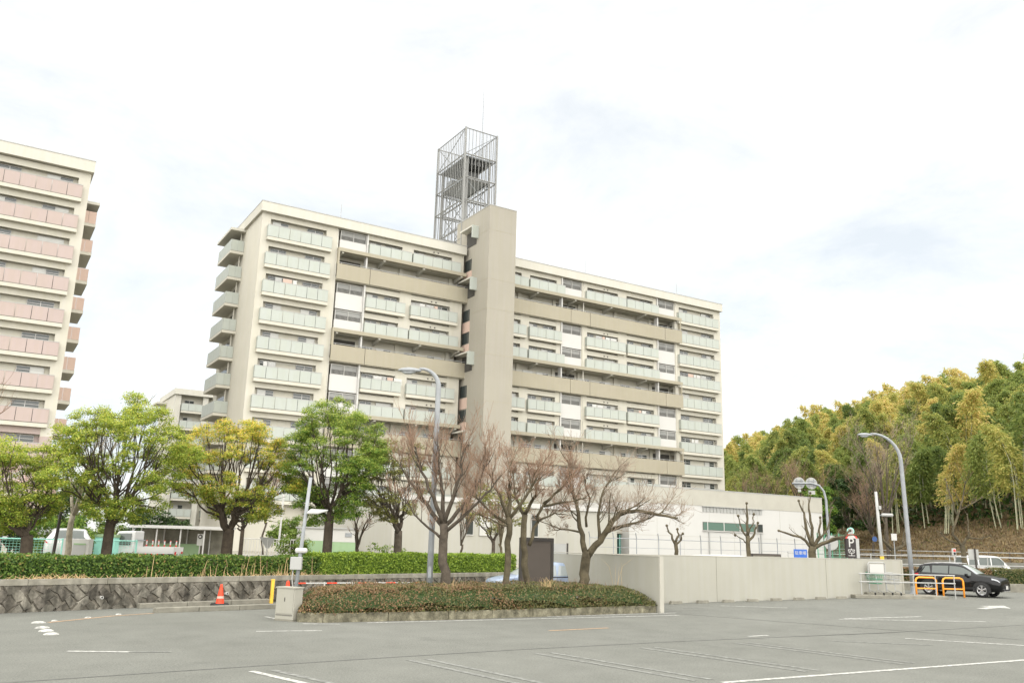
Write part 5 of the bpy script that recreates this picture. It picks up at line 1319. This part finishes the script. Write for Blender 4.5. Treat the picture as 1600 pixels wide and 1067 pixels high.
# light pole with switch box
pl = thing('light_pole', 'thin grey pole with flat lamp and white switch box beside the cabinet', 'light pole', (8.27, 25.18, 0), 0)
tl = LV(.22, 0, 0)
MB().tube([(0, 0, 0), (tl.x * .5, tl.y * .5, 2.0), (tl.x, tl.y, 3.93)], [.062, .057, .052], 10).build('post', 'galv', pl, smooth=True)
MB().tube([(tl.x, tl.y, 3.92), (tl.x, tl.y, 3.97)], .055, 10).build('post_cap', 'dark_metal', pl)
a0 = math.atan2(IR.y, IR.x)
b_ = LV(.02, -.10, 1.44); MB().box((0, 0, 0), (.33, .14, .36)).build('switch_box', 'lightbox', pl, b_, a0, bevel=.01)
b_ = LV(.12, -.03, 1.80); MB().box((0, 0, 0), (.36, .16, .15)).build('sensor', 'white', pl, b_, a0, bevel=.06)
MB().tube([LV(-.06, -.1, 1.28), LV(-.07, -.1, 1.0), LV(-.02, -.06, .7)], .018, 5).build('cable', 'lightbox', pl)
b_ = LV(.48, -.05, 2.92); lh = MB(); lh.v = [(-.26, -.14, -.07), (.10, -.17, -.07), (.34, .02, .03), (-.2, .12, .05), (-.26, -.14, -.03), (.10, -.17, -.02), (.34, .02, .07), (-.2, .12, .09)]; lh.f = [(3, 2, 1, 0), (4, 5, 6, 7), (0, 1, 5, 4), (1, 2, 6, 5), (2, 3, 7, 6), (3, 0, 4, 7)]
lh.build('lamp_head', 'lightbox', pl, b_, a0, bevel=.01)
MB().tube([LV(.16, 0, 2.92), LV(.3, -.02, 2.92)], .03, 6).build('arm', 'galv', pl)
# cabinet
cbn = thing('control_cabinet', 'beige steel control cabinet at the left end of the planted island', 'cabinet', (7.62, 23.55, 0), R(-58))
MB().box((0, 0, .44), (.62, .34, .80)).build('body', 'cabinet', cbn, bevel=.008); MB().box((0, 0, .855), (.66, .38, .03)).build('lid', 'cabinet', cbn); MB().box((0, 0, .02), (.64, .36, .04)).build('plinth', 'old_conc', cbn)
MB().box((0, -.175, .50), (.56, .014, .62)).build('door', 'cabinet', cbn); MB().box((0, -.186, .55), (.02, .012, .10)).build('handle', 'dark_metal', cbn); MB().box((0, -.175, .15), (.56, .010, .02)).build('vent', 'joint', cbn)
# traffic cone
cone = thing('traffic_cone', 'orange-red traffic cone with black weight standing before the stone wall', 'traffic cone', (6.94, 28.2, .0))
MB().lathe([(.14, .04), (.135, .08), (.035, .66), (.03, .69), (.001, .69)], 20).build('cone', 'cone_red', cone, smooth=True)
MB().lathe([(.108, .27), (.094, .34)], 20).build('band', 'salmon', cone)
MB().box((0, 0, .02), (.36, .36, .04)).build('base', 'black_rubber', cone, bevel=.01)
MB().lathe([(.15, .04), (.27, .045), (.29, .08), (.25, .13), (.16, .12), (.14, .06)], 18).build('weight', 'black_rubber', cone, smooth=True)
# concrete parking kerbs by the stone wall
for lab, a, b_ in (('long concrete kerb bar lying against the stone wall', (4.6, 28.35), (8.95, 29.7)), ('long concrete kerb bar in front of the traffic cone', (4.77, 26.67), (8.5, 27.5))):
    v = Vector(b_) - Vector(a); o = thing('kerb_bar', lab, 'kerb', (a[0], a[1], 0), math.atan2(v.y, v.x), 'concrete kerb bars by the stone wall')
    n = 3
    for k in range(n): MB().box((v.length * (k + .5) / n, 0, .065), (v.length / n - .012, .22, .15), 0, 1).build('kerb_stone', 'old_conc', o, bevel=.018)
po = thing('bollard', 'yellow square marker post in front of the stone wall', 'post', (8.95, 29.55, 0)); MB().box((0, 0, .37), (.10, .10, .74)).build('post', 'yellow', po, bevel=.01); MB().box((0, 0, .76), (.11, .11, .03)).build('cap', 'yellow', po)
for i, (x, y) in enumerate([(1.76, 24.38), (1.76, 23.12), (1.79, 22.38), (1.84, 21.68), (2.14, 24.79), (2.96, 25.49), (3.8, 26.26)]):
    big = i < 4
    tag(MB().lathe([(.16, 0), (.15, .02), (.10, .04), (.001, .05)] if big else [(.08, 0), (.075, .015), (.05, .03), (.001, .035)], 18).build('lane_stud', 'paint', None, (x, y, .0), smooth=True), 'large white domed lane stud set in the asphalt' if big else 'small white lane stud beside the faded orange line', 'lane stud', 'large lane studs' if big else 'small lane studs').scale = (1, .42, 1)
# red and white barrier
br_ = thing('barrier', 'low red and white striped barrier between island and stone wall', 'barrier', (9.6, 29.2, 0), R(4))
for k in range(14): MB().tube([(k * .38, 0, .66), (k * .38 + .38, 0, .66)], .022, 8).build('bar', 'cone_red' if k % 3 == 0 else 'white', br_)
for k in range(6): MB().tube([(k * 1.06, 0, 0), (k * 1.06, 0, .70)], .03, 6).build('post', 'white', br_)
MB().lathe([(.09, 0), (.08, .5), (.05, .72), (.001, .76)], 12, (-.25, 0, 0)).build('marker', 'cone_red', br_)
# ------------------------------------------------------------------ notice boards
nb_ = thing('notice_board', 'large brown panel notice board in a dark frame behind the island trees', 'notice board', (18.35, 27.75, 0), a0 + R(14))
MB().box((0, 0, 1.52), (1.12, .05, 1.62)).build('panel', 'brown_metal', nb_); MB().box((0, -.01, 2.33), (1.3, .10, .12)).build('top_frame', 'dark_metal', nb_)
for sg in (-1, 1): MB().box((sg * .62, 0, 1.19), (.10, .10, 2.38)).build('post', 'dark_metal', nb_)
MB().box((0, 0, .74), (1.14, .06, .04)).build('bottom_frame', 'lightbox', nb_)
wb_ = thing('notice_board', 'small white notice board on two dark posts', 'notice board', (22.94, 32.9, .1), a0)
MB().box((0, 0, 1.76), (.72, .05, .66)).build('panel', 'lightbox', wb_)
for sg in (-1, 1): MB().box((sg * .42, 0, 1.06), (.08, .08, 2.12)).build('post', 'dark_metal', wb_)
# ------------------------------------------------------------------ lettering
def lettering(name, txt, size, m, parent, loc, rz, ext=.002):
    cu = bpy.data.curves.new(name, 'FONT'); cu.body = txt; cu.size = size; cu.align_x = 'CENTER'; cu.align_y = 'CENTER'; cu.extrude = ext
    tmp = bpy.data.objects.new(name, cu); COL.objects.link(tmp)
    dg = bpy.context.evaluated_depsgraph_get(); me = bpy.data.meshes.new_from_object(tmp.evaluated_get(dg))
    bpy.data.objects.remove(tmp); me.materials.clear(); me.materials.append(M[m])
    o = link(name, me, parent, loc); o.rotation_euler = (math.pi / 2, 0, rz); return o
ps = thing('parking_sign', 'black parking sign with white P above the beige wall', 'sign', (36.79, 27.75, .13), a0 + R(6))
MB().box((-.04, 0, 2.22), (.50, .16, .92)).build('panel', 'black_sign', ps); MB().box((.29, .0, 2.22), (.16, .18, .94)).build('side_panel', 'lightbox', ps)
MB().tube([(0, .05, 0), (0, .05, 1.78)], .05, 8).build('post', 'galv', ps)
lettering('lettering', 'P', .62, 'white', ps, (-.04, -.085, 2.46), 0, .004); lettering('lettering', '空', .40, 'white', ps, (-.04, -.085, 1.99), 0, .004)
rs_ = thing('round_sign', 'red and white round sign under a small blue round sign behind the parking sign', 'sign', (38.98, 29.36, .0), a0)
MB().tube([(0, .03, 0), (0, .03, 3.3)], .035, 8).build('post', 'galv', rs_); MB().disc((0, 0, 2.78), .32, (0, 1, 0), .02, 24).build('disc', 'red_sign', rs_); MB().disc((0, -.014, 2.78), .24, (0, 1, 0), .01, 24).build('disc', 'white', rs_); MB().disc((-.02, 0, 3.22), .19, (0, 1, 0), .02, 20).build('disc', 'teal', rs_); MB().disc((-.02, -.014, 3.22), .15, (0, 1, 0), .01, 20).build('disc', 'lightbox', rs_)
bs = thing('blue_sign', 'blue sign with white lettering just above the beige wall', 'sign', (33.75, 28.3, .1), a0 + R(8))
MB().box((0, 0, 1.82), (.66, .03, .62)).build('panel', 'blue_sign', bs)
for sg in (-1, 1): MB().tube([(sg * .25, .03, 0), (sg * .25, .03, 1.6)], .025, 6).build('post', 'galv', bs)
lettering('lettering', '駐車場', .19, 'white', bs, (0.0, -.018, 1.95), 0)
db = thing('shelter_box', 'low dark framed box behind the blue sign', 'box', (33.6, 29.6, .1), a0); MB().box((-.6, 0, 1.0), (1.5, .3, 1.75)).build('frame', 'dark_metal', db); MB().box((-.55, -.16, 1.5), (1.3, .03, .6)).build('panel', 'old_conc', db); MB().box((-.55, -.17, 1.82), (1.34, .05, .06)).build('rail', 'brown_metal', db)
# round traffic signs seen from behind
ts = thing('traffic_sign', 'two round traffic signs seen from behind on a curved grey pole', 'sign', (37.68, 29.74, .15), a0)
MB().tube([(0, 0, 0), (0, 0, 2.5), (-.03, 0, 4.6), (-.12, 0, 5.05), (-.35, 0, 5.35), (-.75, 0, 5.45), (-1.75, 0, 5.42)], [.075, .07, .065, .055, .05, .045, .045], 10).build('pole', 'galv', ts, smooth=True)
for x in (-.72, -1.36):
    d = MB().disc((x, .08, 5.45), .30, (0, 1, 0), .02, 28).build('disc', 'sign_back', ts)
    for zz in (-.12, .12): MB().box((x, .05, 5.45 + zz), (.46, .04, .04)).build('stiffener', 'galv', d)
    for xx in (-.12, .12): MB().box((x + xx, .04, 5.45), (.03, .04, .46)).build('stiffener', 'galv', d)
MB().box((-.72, .08, 4.98), (.34, .02, .2)).build('plate', 'sign_back', ts); MB().box((-1.36, .08, 5.06), (.16, .02, .14)).build('plate', 'sign_back', ts)
# small street light pole
up_ = thing('light_pole', 'straight grey pole with short white lamp and yellow band near the hill', 'light pole', (48.97, 34.68, gz(49, 34.7)), a0)
MB().tube([(0, 0, 0), (-.15, 0, 5.7)], [.12, .085], 10).build('post', 'lightbox', up_, smooth=True); MB().tube([(-.02, 0, .9), (-.045, 0, 1.7)], .125, 10).build('band', 'yellow', up_)
MB().box((.45, -.05, 4.25), (.75, .22, .20)).build('lamp_head', 'lightbox', up_, bevel=.08); MB().tube([(-.1, 0, 4.2), (.2, 0, 4.25)], .03, 6).build('arm', 'galv', up_)
MB().box((-.02, -.1, 4.7), (.16, .14, .22)).build('box', 'lightbox', up_); MB().box((.72, -.2, 2.9), (.34, .03, .42)).build('plate', 'white', up_); MB().tube([(.72, -.15, 0), (.72, -.15, 3.1)], .03, 6).build('thin_post', 'galv', up_)
MB().disc((-.40, .05, 2.75), .16, (0, 1, 0), .02, 18).build('blue_disc', 'blue_dark', up_)
# pedestrian signal, board, rails and hedges by the road
pd = thing('pedestrian_signal', 'white pedestrian signal with red lamp on a thin post at the road', 'signal', (63.97, 39.15, gz(64, 39)), a0)
MB().tube([(0, 0, 0), (0, 0, 2.2)], .045, 8).build('post', 'white', pd); MB().box((0, 0, 2.0), (.26, .2, .52)).build('housing', 'white', pd, bevel=.03); MB().box((0, -.105, 2.11), (.17, .02, .17)).build('red_lamp', 'red_sign', pd); MB().box((0, -.105, 1.89), (.17, .02, .17)).build('lower_lamp', 'trim_black', pd)
bo = thing('roadside_board', 'grey blank board with dark post behind the black car', 'sign', (51.6, 30.36, gz(51, 30)), a0)
MB().box((0, 0, 1.95), (.62, .04, .60)).build('panel', 'sign_back', bo); MB().box((.08, -.05, 1.1), (.08, .08, 2.4)).build('post', 'dark_metal', bo)
e0 = Vector((43.2, 31.2)); ed = Vector((.84, -.54)).normalized(); en = Vector((-ed.y, ed.x))
hp = lambda t, off: tuple(e0 + ed * t + en * off)
hedge_box('roadside_hedge', 'reddish brown clipped hedge behind the black car', hp, -2.5, 6.5, 1.1, 1.05, .35, 'leaf_azalea', 420, .10)
hedge_box('roadside_hedge', 'green and brown clipped hedge to the right of the black car', hp, 6.6, 17, 1.1, 1.0, .45, 'leaf_azalea_gr', 420, .10)
kw = thing('planter_wall', 'low dark concrete edging wall under the roadside hedge', 'wall', (*hp(-2.5, -.25), .1), math.atan2(ed.y, ed.x))
for k in range(9): MB().box((1.1 + k * 2.2, 0, .28), (2.18, .18, .62)).build('wall_block', 'old_conc', kw, bevel=.015)
gr = thing('guard_rail', 'white tubular guard rail along the road behind the roadside hedge', 'guard rail', (44, 34.5, .6), math.atan2(-.30, .95))
for zz in (.95, 1.45): MB().tube([(-3, 0, zz - .05), (40, 0, zz + .10)], .03, 6).build('rail', 'lightbox', gr)
for k in range(16): MB().tube([(-3 + k * 2.8, 0, -.4), (-3 + k * 2.8, 0, 1.5)], .03, 6).build('post', 'lightbox', gr)
rw2 = thing('roadside_wall', 'grey retaining wall with rail at the foot of the brown slope', 'wall', (*hill_pt(-2.2, -40), .7), math.atan2(FN[0], -FN[1]))
for k in range(36): MB().box((1.25 + k * 2.5, 0, .45), (2.48, .3, 1.0)).build('wall_panel', 'concrete', rw2)
for k in range(36): MB().tube([(k * 2.5, 0, .9), (k * 2.5, 0, 1.75)], .035, 5).build('rail_post', 'brown_metal', rw2)
for zz in (1.35, 1.7): MB().tube([(0, 0, zz), (90, 0, zz)], .035, 5).build('rail', 'lightbox', rw2)
# ------------------------------------------------------------------ trolley bay
ty = thing('trolley_bay', 'raised concrete trolley bay with steel handrail at the beige wall', 'trolley bay', (37.4, 25.6, gz(37.4, 25.6)), R(-24))
MB().box((-.3, .25, .06), (4.6, 1.5, .16)).build('platform', 'old_conc', ty, bevel=.02)
for zz in (.72, 1.08): MB().tube([(-2.3, -.35, zz), (2.5, -.35, zz)], .028, 8).build('rail', 'alu', ty)
for x in (-2.2, .4, 1.5, 2.45): MB().tube([(x, -.35, .0), (x, -.35, 1.08)], .025, 8).build('post', 'alu', ty)
MB().box((-.75, .3, .18), (1.9, .5, .12)).build('wheel_stop', 'old_conc', ty, bevel=.03)
fb_ = thing('trolley_sign', 'white sign board in a steel hoop over the shopping trolleys', 'sign', (36.55, 26.25, .2), R(-14))
MB().tube([(-.48, 0, 0), (-.48, 0, 1.42), (-.42, 0, 1.52), (.42, 0, 1.52), (.48, 0, 1.42), (.48, 0, 0)], .03, 8).build('hoop', 'alu', fb_); MB().box((0, 0, 1.25), (.80, .02, .40)).build('panel', 'white', fb_)
def trolley(label, x, y, bm):
    o = thing('shopping_trolley', label, 'trolley', (x, y, .28), R(-30), 'shopping trolleys in the bay'); mb = MB()
    b0 = [(-.2, -.16), (.2, -.16), (.2, .42), (-.2, .42)]; b1 = [(-.27, -.22), (.27, -.22), (.27, .5), (-.27, .5)]
    for f in (0, .5, 1):
        r_ = [(p[0] + (q[0] - p[0]) * f, p[1] + (q[1] - p[1]) * f, .5 + .4 * f) for p, q in zip(b0, b1)]; mb.tube(r_ + [r_[0]], .012, 4, False)
    for k in range(4):
        for j in range(6):
            f = j / 6; p = Vector((*b0[k], .5)).lerp(Vector((*b0[(k + 1) % 4], .5)), f); q = Vector((*b1[k], .9)).lerp(Vector((*b1[(k + 1) % 4], .9)), f); mb.tube([p, q], .007, 3, False)
    mb.build('basket', bm, o)
    for x_ in (-.2, .2): MB().tube([(x_, .45, .88), (x_, .3, .5), (x_, .25, .2), (x_, -.3, .12)], .016, 5).build('leg', 'cart_grey', o)
    MB().tube([(-.27, .55, .98), (.27, .55, .98)], .02, 6).build('handle', bm, o)
    for x_, y_2 in ((-.2, -.28), (.2, -.28), (-.2, .3), (.2, .3)): MB().disc((x_, y_2, .06), .06, (1, 0, 0), .03, 12).build('wheel', 'tyre', o)
trolley('shopping trolley with green basket under the white sign board', 36.1, 26.0, 'cart_green'); trolley('grey wire shopping trolley beside the green one', 36.95, 25.7, 'cart_grey')
for lab, x, y in (('bright orange hoop barrier next to the steel handrail', 39.55, 25.75), ('bright orange hoop barrier in front of the black car door', 40.55, 25.0)):
    o = thing('hoop_barrier', lab, 'hoop barrier', (x, y, gz(x, y) - .02), R(-26), 'orange hoop barriers')
    MB().tube([(-.52, 0, 0), (-.52, 0, .78), (-.47, 0, .88), (-.36, 0, .93), (.36, 0, .93), (.47, 0, .88), (.52, 0, .78), (.52, 0, 0)], .042, 10).build('hoop', 'orange', o, smooth=True); MB().tube([(-.5, 0, .42), (.5, 0, .42)], .032, 8).build('cross_bar', 'orange', o)
# ------------------------------------------------------------------ fence in front of the white panel building
fe = thing('wire_fence', 'thin wire fence with bent posts in front of the white panel building', 'fence', (34.2, 45.5, .3))
for k in range(12):
    MB().tube([(k * 1.95, 0, 0), (k * 1.95, 0, 2.35), (k * 1.95 - .16, -.1, 2.72)], .032, 6).build('post', 'galv', fe)
for zz in (.6, 1.2, 1.75, 2.33): MB().tube([(0, 0, zz), (21.5, 0, zz)], .014 if zz < 2.3 else .024, 4).build('wire', 'galv', fe)
gf = thing('net_fence', 'tall green net fence beside the pollarded tree', 'fence', (42.0, 33.95, .3), a0)
for k in range(5): MB().tube([(k * .42, 0, 0), (k * .42, 0, 2.9)], .03, 6).build('post', 'green_mesh', gf)
mb = MB()
for k in range(21): mb.tube([(k * .084, 0, .1), (k * .084, 0, 2.85)], .006, 3, False)
for k in range(16): mb.tube([(0, 0, .1 + k * .18), (1.68, 0, .1 + k * .18)], .006, 3, False)
mb.build('mesh', 'green_mesh', gf)
MB().disc((.75, -.1, 2.35), .42, (0, 1, 0), .03, 26).build('round_plate', 'sign_back', gf)
# ------------------------------------------------------------------ things behind the hedge on the left
tf = thing('mesh_fence', 'teal steel mesh fence between the hedge and the parked cars', 'fence', (-2.2, 37.9, TZ), R(3))
for k in range(7): MB().tube([(k * 1.35, 0, 0), (k * 1.35, 0, 1.05)], .035, 6).build('post', 'teal', tf)
for zz in (.12, 1.0): MB().tube([(0, 0, zz), (8.1, 0, zz)], .028, 6).build('rail', 'teal', tf)
mb = MB()
for k in range(68): mb.tube([(k * .12, .02, .12), (k * .12, .02, 1.0)], .006, 3, False)
for k in range(9): mb.tube([(0, .02, .12 + k * .1), (8.1, .02, .12 + k * .1)], .006, 3, False)
mb.build('mesh', 'teal', tf)
sb = thing('sign_panel_box', 'white gate box with green edged door beside the teal fence', 'box', (4.0, 37.6, TZ), a0); MB().box((-.35, 0, .52), (1.0, .35, 1.04)).build('body', 'white', sb, bevel=.01); MB().box((-.2, -.18, .45), (.5, .02, .72)).build('door', 'lightbox', sb); MB().box((-.2, -.185, .85), (.46, .02, .06)).build('green_strip', 'shed_green', sb)
tp = thing('thin_pole', 'thin dark pole rising beside the white gate box', 'pole', (2.75, 36.2, TZ)); MB().tube([(0, 0, 0), (.06, -.04, 1.6), (.12, -.08, 3.4)], [.06, .055, .045], 8).build('post', 'dark_metal', tp)
tb = thing('teal_container', 'teal container beside the white mini truck', 'container', (5.4, 42.8, TZ), a0); MB().box((0, 0, .55), (.9, .8, 1.1)).build('body', 'teal', tb, bevel=.02); MB().box((0, 0, 1.16), (.95, .85, .12)).build('lid', 'shed_green', tb)
cs = thing('cycle_shelter', 'open cycle shelter with flat pale roof on thin white posts', 'shelter', (7.9, 45.3, TZ), R(-22))
MB().box((1.1, .5, 1.66), (4.6, 2.0, .09)).build('roof', 'lightbox', cs); MB().box((1.1, -.52, 1.64), (4.62, .05, .14)).build('fascia', 'white', cs)
for x in (-1.1, .0, 1.1, 2.2, 3.3):
    MB().tube([(x, -.4, 0), (x, -.4, 1.62)], .035, 6).build('post', 'white', cs); MB().tube([(x, 1.3, 0), (x, 1.3, 1.62)], .035, 6).build('post', 'white', cs)
MB().box((1.1, 1.38, .85), (4.4, .03, 1.4)).build('back_screen', 'old_conc', cs); MB().box((.6, .9, .45), (2.4, .03, .8)).build('green_sheet', 'shed_green', cs)
for k in range(8):
    p = (6.7 + k * .26, 44.2 - k * .03)
    o = thing('delineator_post', 'slim red and white marker post in the row beyond the mini truck', 'post', (p[0], p[1], TZ), 0, 'red and white marker posts'); MB().tube([(0, 0, 0), (0, 0, 1.0)], .03, 8).build('post', 'red_sign', o); MB().tube([(0, 0, .8), (0, 0, .97)], .034, 8).build('band', 'white', o); MB().tube([(0, 0, .58), (0, 0, .7)], .034, 8).build('band', 'white', o)
pr_ = thing('round_top_sign', 'white notice sign with black round emblem on a post beside the shelter', 'sign', (8.2, 37.6, TZ), a0); MB().tube([(0, .03, 0), (0, .03, 1.3)], .025, 6).build('post', 'white', pr_); MB().box((0, 0, 1.12), (.24, .02, .46)).build('panel', 'white', pr_); MB().disc((0, -.015, 1.24), .09, (0, 1, 0), .008, 18).build('emblem', 'black_sign', pr_); MB().disc((0, -.02, 1.24), .045, (0, 1, 0), .008, 14).build('emblem_centre', 'white', pr_)
wt = thing('white_post_sign', 'white triangular topped post behind the hedge', 'sign', (10.6, 36.2, TZ), a0); MB().tube([(0, 0, 0), (0, 0, 1.2)], .035, 6).build('post', 'white', wt); t_ = MB(); t_.v = [(-.35, -.02, 1.3), (.3, -.02, 1.25), (.08, -.02, .85), (-.05, -.02, .85), (-.35, .02, 1.3), (.3, .02, 1.25), (.08, .02, .85), (-.05, .02, .85)]; t_.f = [(0, 1, 2, 3), (7, 6, 5, 4), (0, 4, 5, 1), (1, 5, 6, 2), (2, 6, 7, 3), (3, 7, 4, 0)]; t_.build('panel', 'lightbox', wt)
sh = thing('storage_shed', 'green and white storage shed behind the deep green tree', 'shed', (16.4, 45.2, TZ), R(-14)); MB().box((0, 0, .55), (3.0, 2.2, 1.15)).build('lower_wall', 'shed_green', sh); MB().box((0, 0, 1.46), (3.0, 2.2, .66)).build('upper_wall', 'white', sh); MB().box((0, 0, 1.83), (3.14, 2.34, .08)).build('roof', 'lightbox', sh); MB().box((-.5, -1.11, .62), (1.2, .03, 1.1)).build('door', 'shed_green', sh); MB().box((1.0, -1.11, 1.5), (.35, .03, .2)).build('vent', 'galv', sh)
lp2 = thing('thin_pole', 'thin pale pole before the ground storey of the mint balcony block', 'pole', (14.2, 46.5, TZ)); MB().tube([(0, 0, 0), (.1, 0, 5.2)], [.06, .05], 8).build('post', 'white', lp2)
rl = thing('hand_rail', 'white picket railing in front of the tall block', 'railing', (13.2, 50.5, 1.0), a0)
for k in range(22): MB().tube([(k * .16, 0, 0), (k * .16, 0, 1.0)], .018, 4).build('picket', 'white', rl)
for zz in (.1, 1.0): MB().tube([(0, 0, zz), (3.4, 0, zz)], .025, 5).build('rail', 'white', rl)
